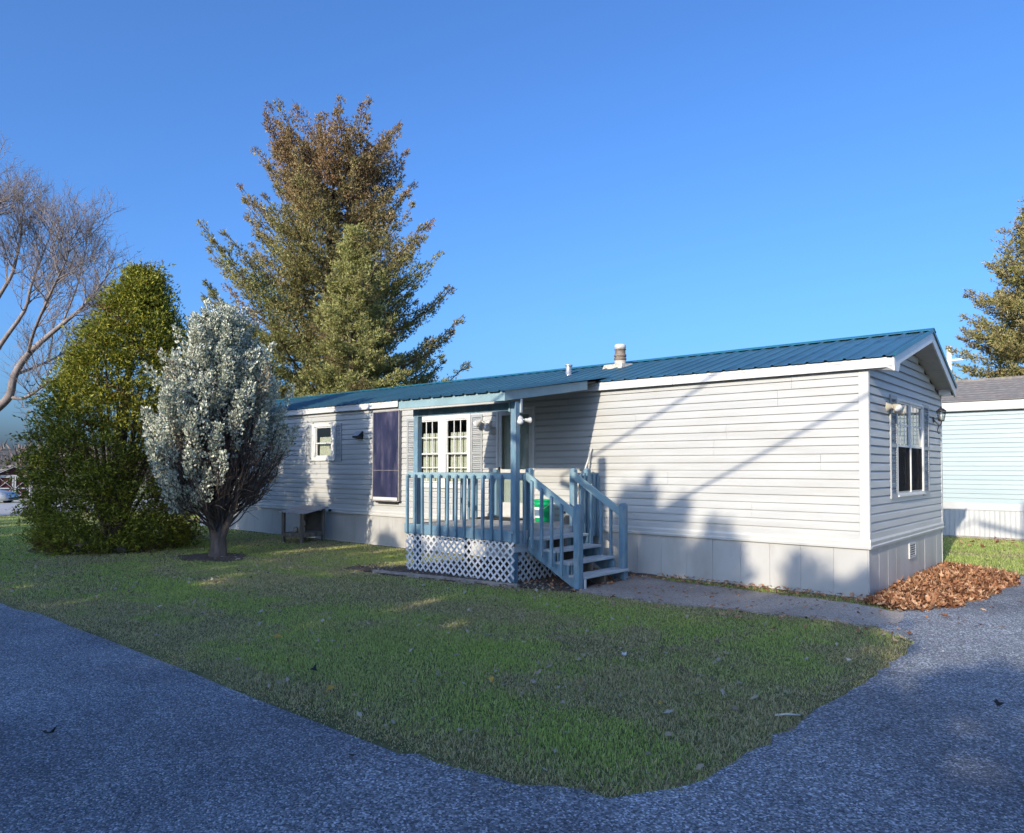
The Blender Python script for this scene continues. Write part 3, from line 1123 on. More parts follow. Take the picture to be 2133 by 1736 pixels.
def shutter(mp, s0, s1, z0, z1, zm, matf, matl):
    m = MB()
    fw_ = 0.035
    n0, n1 = 0.018, 0.045
    mbox(m, mp, s0, s0 + fw_, n0, n1, z0, z1)
    mbox(m, mp, s1 - fw_, s1, n0, n1, z0, z1)
    mbox(m, mp, s0 + fw_, s1 - fw_, n0, n1, z0, z0 + 0.07)
    mbox(m, mp, s0 + fw_, s1 - fw_, n0, n1, z1 - 0.05, z1)
    mbox(m, mp, s0 + fw_, s1 - fw_, n0, n1, zm - 0.025, zm + 0.025)
    sh = m.build('shutter', matf, home)
    m = MB()
    for lo, hi in ((z0 + 0.07, zm - 0.025), (zm + 0.025, z1 - 0.05)):
        k = int((hi - lo) / 0.034)
        for i in range(k):
            z = lo + (i + 0.5) * (hi - lo) / k
            a = mp(s0 + fw_, 0.031, z)
            b = mp(s1 - fw_, 0.031, z)
            nv = Vector(mp(0, 1, 0)) + Vector((0, 0, 0.9))
            m.beam(a, b, 0.028, 0.006, nv)
        mbox(m, mp, s0 + fw_, s1 - fw_, n0 - 0.001, n0 + 0.003, lo, hi)
    m.build('louvres', matl, sh)
    return sh


window(frontmap, (-11.86, -10.97, 1.78, 2.60), [(-11.69, -11.14)], 1.87, 2.50, 2.16, 0.07, muntin_rows=(False, False), curtains=[(1.82, 2.16), (2.1, 2.30)])
shutter(frontmap, -12.09, -11.875, 1.75, 2.58, 2.18, 'shutter', 'shutter')
shutter(frontmap, -10.955, -10.73, 1.75, 2.58, 2.18, 'shutter', 'shutter')
window(frontmap, (-8.30, -6.80, 1.24, 2.62), [(-8.19, -7.68), (-7.42, -6.91)], 1.34, 2.50, 1.88, 0.06, curtains=[(1.2, 1.86), (1.84, 2.28)])
shutter(frontmap, -8.56, -8.315, 1.22, 2.58, 1.88, 'shutter', 'shutter')
shutter(frontmap, -6.785, -6.50, 1.22, 2.58, 1.88, 'shutter', 'shutter')
window(endmap, (1.31, 2.88, 1.24, 2.58), [(1.37, 2.055), (2.135, 2.82)], 1.29, 2.52, 1.93, 0.03, gm='dark_glass', muntin_rows=(True, False), curtains=())
shutter(endmap, 0.97, 1.295, 1.20, 2.60, 1.92, 'shutter', 'shutter_dark')
shutter(endmap, 2.895, 3.25, 1.20, 2.60, 1.92, 'shutter', 'shutter_dark')
m_, nt, n_, l_, b_ = newmat('insect_screen')
n_.remove(b_)
tr_ = n_.new('ShaderNodeBsdfTransparent')
df_ = n_.new('ShaderNodeBsdfDiffuse')
df_.inputs[0].default_value = (0.03, 0.03, 0.032, 1)
mx_ = n_.new('ShaderNodeMixShader')
mx_.inputs[0].default_value = 0.68
l_.new(tr_.outputs[0], mx_.inputs[1])
l_.new(df_.outputs[0], mx_.inputs[2])
l_.new(mx_.outputs[0], n_['Material Output'].inputs[0])
for s0, s1 in ((1.355, 2.07), (2.12, 2.835)):
    MB().box(0.024, 0.0255, s0, s1, 1.29, 1.92).build('insect_screen', 'insect_screen', home)
# dim drapes inside the end window
for s0, s1 in ((1.36, 1.62), (1.88, 2.06), (2.13, 2.34), (2.55, 2.82)):
    curtain_mesh(endmap, s0, s1, 1.1, 2.55, -0.12, 0.02, 4, random).build('drape', 'interior', home)

# storm door with the entry door behind it
m = MB()
frame_boxes(m, frontmap, -6.16, -5.28, 0.70, 2.66, 0.045, -0.02, 0.045)
door = m.build('door_frame', 'white_trim', home)
m = MB()
frame_boxes(m, frontmap, -6.11, -5.33, 0.75, 2.61, 0.075, 0.008, 0.034)
mbox(m, frontmap, -6.035, -5.405, 0.008, 0.034, 1.52, 1.58)
mbox(m, frontmap, -6.035, -5.405, 0.012, 0.030, 0.825, 1.00)
m.build('storm_door', 'lamp_white', door)
MB().box(-6.036, -5.404, -0.024, -0.020, 1.579, 2.536).build('pane', 'window_glass', door)
MB().box(-6.036, -5.404, -0.024, -0.020, 0.999, 1.521).build('pane', 'window_glass', door)
m = MB()
mbox(m, frontmap, -6.12, -5.32, -0.085, -0.05, 0.72, 2.64)
m.build('entry_door', 'door_panel', door)
m = MB()
for a, b in ((-6.02, -5.76), (-5.68, -5.42)):
    for z0, z1 in ((0.85, 1.35), (1.5, 2.0), (2.1, 2.5)):
        frame_boxes(m, frontmap, a, b, z0, z1, 0.018, -0.05, -0.042)
m.build('door_moulding', 'door_panel', door)
m = MB()
m.box(-6.085, -6.06, -0.055, -0.034, 1.44, 1.62)
m.tube([(-6.073, -0.05, 1.6), (-6.073, -0.085, 1.57), (-6.073, -0.085, 1.49), (-6.073, -0.05, 1.46)], 0.008, 6)
m.build('handle', 'dark_metal', door)

# exhaust hood on the front wall
m = MB()
m.prism([(-0.02, 2.22), (-0.02, 2.38), (-0.06, 2.38), (-0.17, 2.28), (-0.17, 2.25), (-0.15, 2.24)], 'x', -10.17, -9.97)
hd = m.build('exhaust_hood', 'dark_metal', home)
MB().box(-10.19, -9.95, -0.024, -0.019, 2.19, 2.41).build('hood_flange', 'white_trim', hd)
MB().add([(-10.165, -0.171, 2.282), (-9.975, -0.171, 2.282), (-9.975, -0.062, 2.383), (-10.165, -0.062, 2.383)], [(0, 1, 2, 3)]).build('hood_top', 'galvanised', hd)
m = MB()
m.tube([(-11.08, -0.05, 0.66), (-11.08, -0.10, 0.66)], [0.022, 0.03], 10)
m.tube([(-11.08, -0.08, 0.66), (-11.05, -0.12, 0.64)], 0.012, 8)
m.build('outdoor_tap', 'dark_metal', home)

# ------------------------------------------------------------------ purple wall panel
t = thing('solar_panel', 'tall purple solar heating panel hung on the front wall left of the porch', 'solar panel', (-9.14, -0.02, 0.92))
m = MB()
mbox(m, frontmap, -9.55, -8.73, 0.028, 0.095, 0.93, 2.76)
m.build('casing', 'panel_frame', t)
m = MB()
frame_boxes(m, frontmap, -9.56, -8.72, 0.92, 2.77, 0.022, 0.096, 0.112)
m.build('frame', 'panel_frame', t)
MB().box(-9.538, -8.742, -0.101, -0.0965, 0.942, 2.748).build('pane', 'panel_glass', t)
MB().box(-9.537, -8.743, -0.1035, -0.1012, 1.548, 1.556).build('seam', 'panel_frame', t)
MB().box(-9.52, -8.76, -0.120, -0.113, 0.945, 1.005).build('bottom_strip', 'white_trim', t)
MB().box(-9.45, -8.80, -0.10, -0.03, 0.885, 0.918).build('bracket', 'dark_metal', t)


# ------------------------------------------------------------------ lamps on walls and post
def lamp_head(m, p, d, s=1.0):
    m.lathe(p, [(0.018 * s, 0.0), (0.03 * s, 0.01 * s), (0.032 * s, 0.05 * s), (0.05 * s, 0.085 * s), (0.062 * s, 0.12 * s), (0.060 * s, 0.125 * s)], 14, d)


def twin_flood(name, label, plate, out, along, s, body, heads):
    """Two swivelling lamp heads on a round plate. out: wall normal, along: wall direction."""
    t = thing(name, label, 'wall light', plate, group='twin floodlights')
    o = Vector(out)
    a = Vector(along)
    p = Vector(plate)
    m = MB()
    m.lathe(p, [(0.075 * s, 0.0), (0.075 * s, 0.015 * s), (0.05 * s, 0.03 * s), (0.03 * s, 0.06 * s)], 16, out)
    m.build('mounting_plate', body, t)
    for k, (sa, dz, dirv) in enumerate(heads):
        q = p + o * 0.05 * s
        e = q + a * (0.075 * s * sa) + o * 0.03 * s + Vector((0, 0, dz * s))
        m = MB()
        m.tube([q, (q + e) / 2 + o * 0.02 * s, e], 0.011 * s, 8)
        m.build('arm', body, t)
        dv = (a * dirv[0] + o * dirv[1] + Vector((0, 0, dirv[2]))).normalized()
        m = MB()
        lamp_head(m, e - dv * 0.02, dv, s)
        h = m.build('lamp_head', body, t)
        m = MB()
        m.lathe(e - dv * 0.02 + dv * 0.112 * s, [(0.055 * s, 0.0), (0.052 * s, 0.018 * s), (0.03 * s, 0.034 * s), (0.008 * s, 0.038 * s)], 14, dv)
        m.build('bulb', 'headlamp', h)
    return t


twin_flood('security_light', 'cream twin floodlight at the left of the gable-end window', (0.022, 0.85, 2.43), (1, 0, 0), (0, 1, 0), 1.0, 'lamp_cream',
           [(0.3, 0.03, (-0.35, 0.55, -0.5)), (1.1, -0.06, (0.75, 0.8, 0.05))])
twin_flood('security_light', 'white twin floodlight on the shaded wall between kitchen window and door', (-6.36, -0.022, 2.40), (0, -1, 0), (1, 0, 0), 1.15, 'lamp_white',
           [(-1.2, 0.05, (-0.55, 0.6, -0.6)), (0.6, -0.02, (0.5, 0.6, -0.5))])
twin_flood('security_light', 'white twin floodlight screwed to the porch corner post', (-3.90, -2.05, 2.27), (1, 0, 0), (0, 1, 0), 0.72, 'lamp_white',
           [(-0.9, -0.02, (-0.75, 0.4, -0.35)), (1.0, -0.01, (0.9, 0.45, -0.05))])

t = thing('coach_lamp', 'black coach lantern with clear glass on the gable end, right of the window', 'wall light', (0.022, 3.66, 2.42))
m = MB()
m.lathe((0.02, 3.66, 2.40), [(0.05, 0), (0.05, 0.012), (0.03, 0.02)], 12, (1, 0, 0))
m.tube([(0.03, 3.66, 2.40), (0.08, 3.66, 2.34), (0.12, 3.66, 2.30), (0.14, 3.66, 2.34), (0.14, 3.66, 2.37)], 0.010, 8)
m.tube([(0.10, 3.66, 2.30), (0.08, 3.66, 2.2), (0.11, 3.66, 2.17)], 0.008, 8)
m.build('bracket', 'dark_metal', t)
m = MB()
m.lathe((0.14, 3.66, 2.37), [(0.03, 0), (0.045, 0.012), (0.045, 0.018)], 6)
m.lathe((0.14, 3.66, 2.53), [(0.072, 0), (0.075, 0.01), (0.03, 0.05), (0.012, 0.055), (0.012, 0.075), (0.004, 0.085)], 6)
for k in range(6):
    a = k * pi / 3
    m.tube([(0.14 + 0.043 * cos(a), 3.66 + 0.043 * sin(a), 2.385), (0.14 + 0.068 * cos(a), 3.66 + 0.068 * sin(a), 2.535)], 0.004, 4)
m.build('cage', 'dark_metal', t)
m = MB()
m.lathe((0.14, 3.66, 2.388), [(0.040, 0), (0.064, 0.14)], 6)
m.build('glass', 'bulb_glass', t)
m = MB()
m.lathe((0.14, 3.66, 2.39), [(0.012, 0), (0.014, 0.05), (0.018, 0.08), (0.004, 0.1)], 8)
m.build('bulb', 'lamp_white', t)

# ------------------------------------------------------------------ the porch
PXL, PXR, PYF, PZ = -6.17, -3.99, -2.10, 0.73
porch = thing('porch', 'blue-grey painted wooden porch with railings, lattice, steps and roof', 'porch', (-5.08, -1.05, 0.0))
# deck boards run along the house
bw = 0.139
k = int((0 - PYF) / bw)
for i in range(k + 1):
    y0 = -0.035 - bw * (i + 1)
    y1 = y0 + bw - 0.006
    if y0 < PYF:
        y0 = PYF - 0.02
    if y1 - y0 < 0.03:
        continue
    MB().box(PXL, PXR + 0.02 + random.uniform(-0.004, 0.004), y0, y1, PZ - 0.03, PZ + random.uniform(-0.002, 0.002)).build('deck_board', 'deck_board', porch)
# rim joists
MB().box(PXL - 0.03, PXR + 0.02, PYF - 0.005, PYF + 0.033, 0.575, PZ - 0.031).build('rim_joist', 'porch_paint', porch)
MB().box(PXL - 0.045, PXR + 0.0, PYF - 0.022, PYF - 0.0055, 0.585, PZ + 0.004).build('rim_board', 'porch_paint', porch)
MB().box(PXR - 0.02, PXR + 0.018, PYF + 0.034, -0.04, 0.575, PZ - 0.031).build('rim_joist', 'tread', porch)
MB().box(PXR - 0.018, PXR + 0.020, PYF + 0.01, -0.55, 0.435, 0.573).build('rim_joist', 'tread', porch)
MB().box(PXL, PXL + 0.038, PYF + 0.034, -0.04, 0.575, PZ - 0.031).build('rim_joist', 'porch_paint', porch)
for x in (-5.6, -5.08, -4.55):
    MB().box(x - 0.019, x + 0.019, PYF + 0.034, -0.04, 0.575, PZ - 0.031).build('joist', 'under_wood', porch)


def post(x, y, z0, z1, w=0.089, cap=True, mat='porch_paint'):
    m = MB()
    h = w / 2
    if cap:
        m.box(x - h, x + h, y - h, y + h, z0, z1 - 0.03)
        v = [(x + a * h, y + b * h, z1 - 0.03) for a, b in ((-1, -1), (1, -1), (1, 1), (-1, 1))]
        v += [(x + a * (h - 0.022), y + b * (h - 0.022), z1) for a, b in ((-1, -1), (1, -1), (1, 1), (-1, 1))]
        m.add(v, [(0, 1, 5, 4), (1, 2, 6, 5), (2, 3, 7, 6), (3, 0, 4, 7), (4, 5, 6, 7)])
    else:
        m.box(x - h, x + h, y - h, y + h, z0, z1)
    return m.build('post', mat, porch, bevel=0.004)


post(-6.02, -2.03, 0.0, 2.50, 0.095, False)
post(-3.985, -2.055, 0.56, 2.52, 0.095, False)
post(-4.03, -2.03, 0.0, 0.558, 0.09, False)
post(-3.985, -1.74, 0.44, 1.605)
post(-3.985, -0.69, 0.0, 1.605)
post(-3.985, -0.33, 0.44, 1.60)
post(-6.10, -0.10, PZ, 1.58)
post(-6.02, -0.9, 0.0, 0.574, 0.09, False, 'under_wood')
# number on the porch post
MB().box(-3.975, -3.962, -2.1045, -2.1035, 2.05, 2.06).build('number_mark', 'tread', porch)

# front rail and balusters (set outside the rail, feet lapping over the rim)
MB().box(PXL - 0.04, -4.035, -2.088, -2.050, 1.445, 1.532).build('rail', 'porch_fascia', porch, bevel=0.005)
mb_ = MB()
mb_.prism([(-0.018, 0.025), (-0.018, 0.90), (0.0, 0.925), (0.019, 0.93), (0.019, 0.0), (0.0, 0.0)], 'x', -0.018, 0.018)
BAL = mb_.mesh('baluster')
BAL.materials.append(MATS['porch_paint'])
ploc = Vector(THING_LOC['porch'])
for i in range(12):
    x = -6.13 + i * 0.1785 + random.uniform(-0.006, 0.006)
    link('baluster', BAL, None, porch, Vector((x, -2.142 + 0.0, 0.575)) - ploc, (random.uniform(-0.004, 0.004), random.uniform(-0.014, 0.014), random.uniform(-0.05, 0.05)))
# left rail towards the house
MB().box(-6.085, -6.050, -1.98, -0.15, 1.445, 1.53).build('rail', 'porch_fascia', porch)
mb_ = MB()
mb_.box(-0.018, 0.018, -0.018, 0.018, 0.0, 0.90)
BAL2 = mb_.mesh('baluster')
BAL2.materials.append(MATS['porch_paint'])
for i in range(10):
    link('baluster', BAL2, None, porch, Vector((-6.105, -1.85 + i * 0.178, 0.60)) - ploc)
# right rails: corner post to stair post, stair post to wall
MB().box(-4.012, -3.97, -2.006, -1.786, 1.43, 1.532).build('rail', 'tread', porch)
MB().box(-4.012, -3.972, -0.644, -0.376, 1.43, 1.532).build('rail', 'porch_fascia', porch)
MB().box(-4.012, -3.972, -0.284, -0.03, 1.43, 1.532).build('rail', 'porch_fascia', porch)
for y in (-1.90, -0.56, -0.46, -0.2, -0.1):
    m = MB()
    m.prism([(-0.018, 0.0), (0.018, 0.0), (0.018, 0.955), (0.0, 0.975), (-0.018, 0.955)], 'x', -0.018, 0.018)
    o = link('baluster', m.mesh('baluster'), 'porch_paint', porch, Vector((-3.948, y, 0.545)) - ploc)

# lattice skirts: crossing strips in two layers
def lattice(plane, s0, s1, zlo, zhi, pitch, skirtpos, mat, cutfn=None):
    """Crossing strips clipped to a rectangle. plane 'y': s is x at y=skirtpos; 'x': s is y."""
    objs = []
    Ht = zhi - zlo
    m0 = MB()
    q = skirtpos
    m0_box = (s0, s1)
    # thin backing rails carry the strips
    if plane == 'y':
        m0.box(s0, s1, q + 0.012, q + 0.030, zhi - 0.045, zhi - 0.003)
    else:
        m0.box(q - 0.030, q - 0.012, s0, s1, zhi - 0.045, zhi - 0.003)
    pan = m0.build('lattice_panel', 'under_wood', porch)
    w = 0.030
    for sgn in (1, -1):
        off = 0.003 if sgn > 0 else -0.004
        c = s0 - Ht
        while c < s1 + Ht:
            a, b = c, c + sgn * Ht          # s at zlo and zhi
            pts = [(a, zlo), (b, zhi)]
            (sa, za), (sb, zb) = pts
            # clip to [s0,s1]
            def clipit(sa, za, sb, zb):
                d = sb - sa
                t0, t1 = 0.0, 1.0
                for lim, sg in ((s0, 1), (s1, -1)):
                    fa, fb = sg * (sa - lim), sg * (sb - lim)
                    if fa < 0 and fb < 0:
                        return None
                    if fa < 0:
                        t0 = max(t0, fa / (fa - fb))
                    elif fb < 0:
                        t1 = min(t1, fa / (fa - fb))
                if t1 - t0 < 0.12:
                    return None
                return (sa + d * t0, za + (zb - za) * t0, sa + d * t1, za + (zb - za) * t1)
            r = clipit(sa, za, sb, zb)
            if r and cutfn:
                r = cutfn(*r)
            if r:
                ext = 0.012
                dv = Vector((r[2] - r[0], r[3] - r[1]))
                dv.normalize()
                A = (r[0] - dv.x * ext, r[1] - dv.y * ext)
                B = (r[2] + dv.x * ext, r[3] + dv.y * ext)
                nv = Vector((-dv.y, dv.x)) * (w / 2)
                poly = [(A[0] - nv.x, A[1] - nv.y), (A[0] + nv.x, A[1] + nv.y), (A[0] + nv.x + dv.x * 0, A[1] + nv.y)]
                poly = [(A[0] - nv.x, A[1] - nv.y), (B[0] - nv.x, B[1] - nv.y), (B[0] + nv.x, B[1] + nv.y), (A[0] + nv.x, A[1] + nv.y)]
                m = MB()
                if plane == 'y':
                    m.prism(poly, 'y', q + off - 0.0032, q + off + 0.0032)
                else:
                    m.prism(poly, 'x', q - off - 0.0032, q - off + 0.0032)
                m.build('lattice_strip', mat, pan)
            c += pitch
    return pan


lattice('y', -6.17, -3.96, 0.03, 0.565, 0.122, PYF - 0.012, 'lattice')


def under_stringer(s0, z0, s1, z1):
    return (s0, z0, s1, z1)


lattice('x', -1.98, -0.2, 0.03, 0.43, 0.122, -3.975, 'tread')
MB().box(-6.10, -6.04, -2.08, -2.02, 0.0, 0.03).build('foot_block', 'stone', porch)

# stairs down to the right
NOSE = [-2.985, -3.215, -3.445, -3.675]
TZ = [0.175, 0.335, 0.485, 0.635]
YN, YS = -1.83, -0.78
for x, z in zip(NOSE, TZ):
    MB().box(x - 0.265, x, YN + 0.02, YS + 0.05, z - 0.036, z).build('tread', 'tread', porch, bevel=0.004)
# closed stringer on the near side with a stepped top, open one in the middle and far side
def stringer(y, mat):
    top = [(-3.965, 0.70), (-3.70, 0.70)]
    pts = [(-3.97, 0.598)]
    pts += [(-3.67, 0.598), (-3.67, 0.448), (-3.44, 0.448), (-3.44, 0.298), (-3.21, 0.298), (-3.21, 0.138), (-3.00, 0.138), (-3.00, 0.002), (-3.17, 0.002), (-3.97, 0.44)]
    MB().prism([(x, z) for x, z in pts], 'y', y - 0.019, y + 0.019).build('stringer', mat, porch)


stringer(YN + 0.04, 'porch_paint')
stringer((YN + YS) / 2, 'under_wood')
stringer(YS + 0.03, 'porch_paint')
for x, z in zip(NOSE, TZ):
    MB().beam((x - 0.012, YN + 0.021, z - 0.10), (x - 0.012, YN + 0.058, z - 0.10), 0.02, 0.12).build('tread_cleat', 'lattice', porch)
post(-3.055, YN - 0.03, 0.0, 1.125, 0.095)
post(-3.055, YS + 0.02, 0.0, 1.105, 0.095)


def slope_rail(y, x0, z0, x1, z1):
    MB().beam((x0, y, z0), (x1, y, z1), 0.038, 0.10).build('handrail', 'porch_fascia', porch)


slope_rail(YN - 0.045, -3.94, 1.50, -3.09, 0.985)
slope_rail(YS + 0.02, -3.94, 1.50, -3.09, 0.965)
for y, dy in ((YN - 0.045, -0.037), (YS + 0.02, 0.037)):
    for i, x in enumerate((-3.80, -3.63, -3.46, -3.29)):
        zt = 1.50 + (x + 3.94) / 0.85 * -0.515 + 0.02
        zb = 0.52 + (x + 3.80) * -0.66 - 0.02
        m = MB()
        m.prism([(x - 0.018, zb), (x + 0.018, zb), (x + 0.018, zt - 0.022), (x - 0.018, zt)], 'y', y + dy - 0.018, y + dy + 0.018)
        m.build('baluster', 'porch_paint', porch)

# porch roof: beam, fascia boards, ribbed panels continuing the main roof at a lower pitch
RX0, RX1, RYO = -6.14, -3.93, -2.34
def prz(y):
    return 2.645 + (y - RYO) / (-0.447 - RYO) * (2.955 - 2.645)


MB().box(RX0, RX1 - 0.024, RYO, RYO + 0.024, 2.515, 2.638).build('porch_fascia', 'porch_fascia', porch)
v = [(RYO, 2.512), (RYO, 2.645), (-0.40, 2.955), (-0.40, 2.822)]
MB().prism(v, 'x', RX1 - 0.0235, RX1).build('porch_fascia', 'porch_fascia', porch)
MB().prism(v, 'x', RX0, RX0 + 0.023).build('porch_fascia', 'porch_fascia', porch)
MB().box(-6.08, -3.94, -2.075, -2.035, 2.40, 2.51).build('beam', 'porch_paint', porch)
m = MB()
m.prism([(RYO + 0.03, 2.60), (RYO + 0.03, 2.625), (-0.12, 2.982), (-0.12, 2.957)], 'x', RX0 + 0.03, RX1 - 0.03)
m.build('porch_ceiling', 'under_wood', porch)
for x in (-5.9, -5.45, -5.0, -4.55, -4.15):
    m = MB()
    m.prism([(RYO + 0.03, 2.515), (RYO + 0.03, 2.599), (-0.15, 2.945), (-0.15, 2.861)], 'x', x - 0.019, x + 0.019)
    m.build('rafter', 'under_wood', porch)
wds = [0.9144, 0.9144, 0.4572]
x = RX0 - 0.02
for w_ in wds:
    me = ribbed((RYO - 0.045, 2.636), (0.34, prz(0.34) + 0.008), w_).mesh('roof_panel')
    link('roof_panel', me, 'roof_metal', porch, Vector((x, 0, 0)) - ploc)
    x += w_
# post brackets at the top of the corner post
MB().box(-3.935, -3.91, -2.02, -1.99, 2.37, 2.56).build('bracket', 'tread', porch)
MB().box(-4.06, -4.035, -2.115, -2.09, 2.38, 2.54).build('bracket', 'porch_fascia', porch)

# ------------------------------------------------------------------ things on and by the porch
t = thing('bucket', 'green plastic bucket with white label standing on the porch deck', 'bucket', (-4.80, -0.40, PZ + 0.003))
p = Vector((-4.80, -0.40, PZ + 0.003))
m = MB()
m.lathe(p, [(0.125, 0.0), (0.13, 0.01), (0.145, 0.27), (0.155, 0.275), (0.155, 0.295), (0.147, 0.30), (0.148, 0.33), (0.157, 0.335), (0.157, 0.36), (0.147, 0.362), (0.14, 0.34), (0.122, 0.02)], 28)
m.build('pail', 'green_plastic', t)
m = MB()
v = []
for z, r in ((0.07, 0.1345), (0.24, 0.1455)):
    for i in range(9):
        a = -pi / 2 - 0.75 + i * 0.12
        v.append((p.x + r * cos(a), p.y + r * sin(a), p.z + z))
m.add(v, [(i, i + 1, i + 10, i + 9) for i in range(8)], True)
m.build('paper_label', 'paper_label', t)
m = MB()
m.tube([(p.x + 0.16 * cos(a), p.y + 0.16 * sin(a) - 0.01, p.z + 0.315 - 0.13 * sin((a + pi))) for a in np.linspace(pi, 2 * pi, 14)], 0.003, 5)
m.build('handle', 'galvanised', t)

t = thing('lantern', 'small black garden lantern beside the stair post on the porch', 'lantern', (-4.38, -0.42, PZ + 0.003))
p = Vector((-4.38, -0.42, PZ + 0.003))
MB().lathe(p, [(0.05, 0.0), (0.055, 0.02), (0.04, 0.03), (0.04, 0.04)], 8).build('base', 'dark_metal', t)
MB().lathe(p, [(0.035, 0.041), (0.038, 0.15)], 8).build('glass', 'bulb_glass', t)
MB().lathe(p, [(0.048, 0.151), (0.03, 0.185), (0.008, 0.19), (0.008, 0.21)], 8).build('lid', 'dark_metal', t)
MB().tube([p + Vector((-0.04, 0, 0.17)), p + Vector((-0.035, 0, 0.25)), p + Vector((0.035, 0, 0.25)), p + Vector((0.04, 0, 0.17))], 0.004, 5).build('handle', 'dark_metal', t)

t = thing('broom', 'white-handled broom leaning by the porch rail against the wall', 'broom', (-4.10, -0.42, PZ))
MB().tube([(-4.22, -0.46, PZ + 0.10), (-4.09, -0.05, 1.92)], 0.014, 8).build('handle', 'handle_white', t)
m = MB()
m.prism([(-4.36, PZ + 0.004), (-4.12, PZ + 0.004), (-4.17, PZ + 0.13), (-4.28, PZ + 0.13)], 'y', -0.50, -0.44)
m.build('bristles', 'old_wood', t)

o = MB().box(-6.22, -5.30, -0.66, -0.14, PZ + 0.0035, PZ + 0.018).build('doormat', 'mat_rubber')
tag(o, 'dark rubber doormat lying on the deck before the door', 'doormat')

o = MB()
o.beam((-6.3, -2.66, 0.02), (-3.75, -2.27, 0.02), 0.045, 0.07)
o = o.build('edging_board', 'edging')
tag(o, 'weathered timber edging board along the bed before the lattice', 'edging board')

# small lean-to stand by the wall
t = thing('wood_shelter', 'small weathered wooden stand with corrugated slanting top against the skirting', 'wooden stand', (-11.25, -0.62, 0), radians(14), local=True)


def tl(*a):
    return a


for (x, y, h) in ((-0.27, -0.33, 0.66), (0.24, -0.33, 0.63), (-0.27, 0.32, 0.72), (0.26, 0.32, 0.70)):
    MB().box(x - 0.03, x + 0.03, y - 0.03, y + 0.03, 0, h).build('leg', 'old_wood', t)
MB().box(-0.24, 0.21, -0.355, -0.335, 0.13, 0.20).build('rail', 'old_wood', t)
MB().box(0.25, 0.27, -0.30, 0.29, 0.12, 0.20).build('rail', 'old_wood', t)
MB().box(-0.29, -0.27, -0.30, 0.29, 0.12, 0.20).build('rail', 'old_wood', t)
MB().box(-0.26, 0.25, -0.30, 0.30, 0.20, 0.215).build('shelf', 'old_wood', t)
MB().box(-0.24, 0.23, 0.33, 0.345, 0.1, 0.66).build('back_board', 'under_wood', t)
m = MB()
N = 28
v = []
for y, z in ((-0.42, 0.655), (0.40, 0.77)):
    for i in range(N + 1):
        x = -0.36 + 0.74 * i / N
        v.append((x, y, z + 0.01 * math.sin(i * pi / 2.0) - 0.03 * (i / N)))
v += [(a, b, c - 0.004) for a, b, c in v]
K = N + 1
f = [(i, i + 1, i + 1 + K, i + K) for i in range(N)] + [(i + 2 * K + 1, i + 2 * K, i + 3 * K, i + 3 * K + 1) for i in range(N)]
f += [(i + 2 * K, i + 2 * K + 1, i + 1, i) for i in range(N)] + [(0, K, 3 * K, 2 * K), (N, 2 * K + N, 3 * K + N, K + N)]
m.add(v, f)
m.build('corrugated_top', 'bench_sheet', t)
for i, (x, y, z, s) in enumerate(((0.12, -0.2, 0.28, 0.075), (0.06, -0.1, 0.41, 0.06), (-0.1, -0.15, 0.27, 0.06))):
    m = MB()
    m.lathe((x, y, z - s), [(s * 0.7, 0), (s, s * 0.5), (s * 0.95, s * 1.3), (s * 0.6, s * 1.9)], 7)
    sn = m.build('stone', 'stone')
    sn.location = Vector((-11.25, -0.62, 0))
    sn.rotation_euler = (0, 0, radians(14))
    tag(sn, ['larger grey stone kept on the stand\'s shelf', 'grey stone balanced at the back of the stand\'s shelf', 'grey stone at the left on the stand\'s shelf'][i], 'stone', 'stones kept on the stand')

# ------------------------------------------------------------------ neighbouring home
NY = 10.23
nb = thing('neighbour_home', 'pale teal mobile home with grey shingle roof beyond the lawn', 'mobile home', (0, NY, 0))
NX0, NX1 = -8.0, 9.0
m = MB()
m.box(NX0, NX1, NY + 0.02, NY + 4.2, 0.0, 2.97)
nbw = m.build('wall', 'teal_siding', nb)
me = COURSE.copy()
me.materials.clear()
me.materials.append(MATS['teal_siding'])
for i in range(20):
    link('siding_course', me, None, nbw, (NX0, 0.018, 0.83 + i * 0.107), None, (NX1 - NX0, 1, 1))
MB().box(NX0 - 0.02, NX1 + 0.02, NY - 0.02, NY + 0.019, 0.66, 0.829).build('belt_trim', 'nb_skirt', nb)
m = MB()
n_ = int((NX1 - NX0) / 0.10)
mmb = MB()
for i in range(n_):
    x = NX0 + i * 0.10
    mmb.add([(x, NY, 0.02), (x + 0.07, NY, 0.02), (x + 0.08, NY - 0.015, 0.02), (x + 0.092, NY - 0.015, 0.02), (x + 0.1, NY, 0.02),
             (x, NY, 0.655), (x + 0.07, NY, 0.655), (x + 0.08, NY - 0.015, 0.655), (x + 0.092, NY - 0.015, 0.655), (x + 0.1, NY, 0.655)],
            [(0, 1, 6, 5), (1, 2, 7, 6), (2, 3, 8, 7), (3, 4, 9, 8)])
mmb.build('skirting', 'nb_skirt', nb)
MB().box(NX0, NX1, NY - 0.03, NY + 0.01, 0.0, 0.05).build('base_board', 'edging', nb)
MB().box(NX0 - 0.2, NX1 + 0.2, NY - 0.13, NY + 0.0, 2.99, 3.19).build('fascia', 'white_metal', nb)
MB().box(NX0 - 0.2, NX1 + 0.2, NY - 0.125, NY + 0.3, 2.972, 2.989).build('soffit', 'soffit', nb)
m = MB()
rows = 9
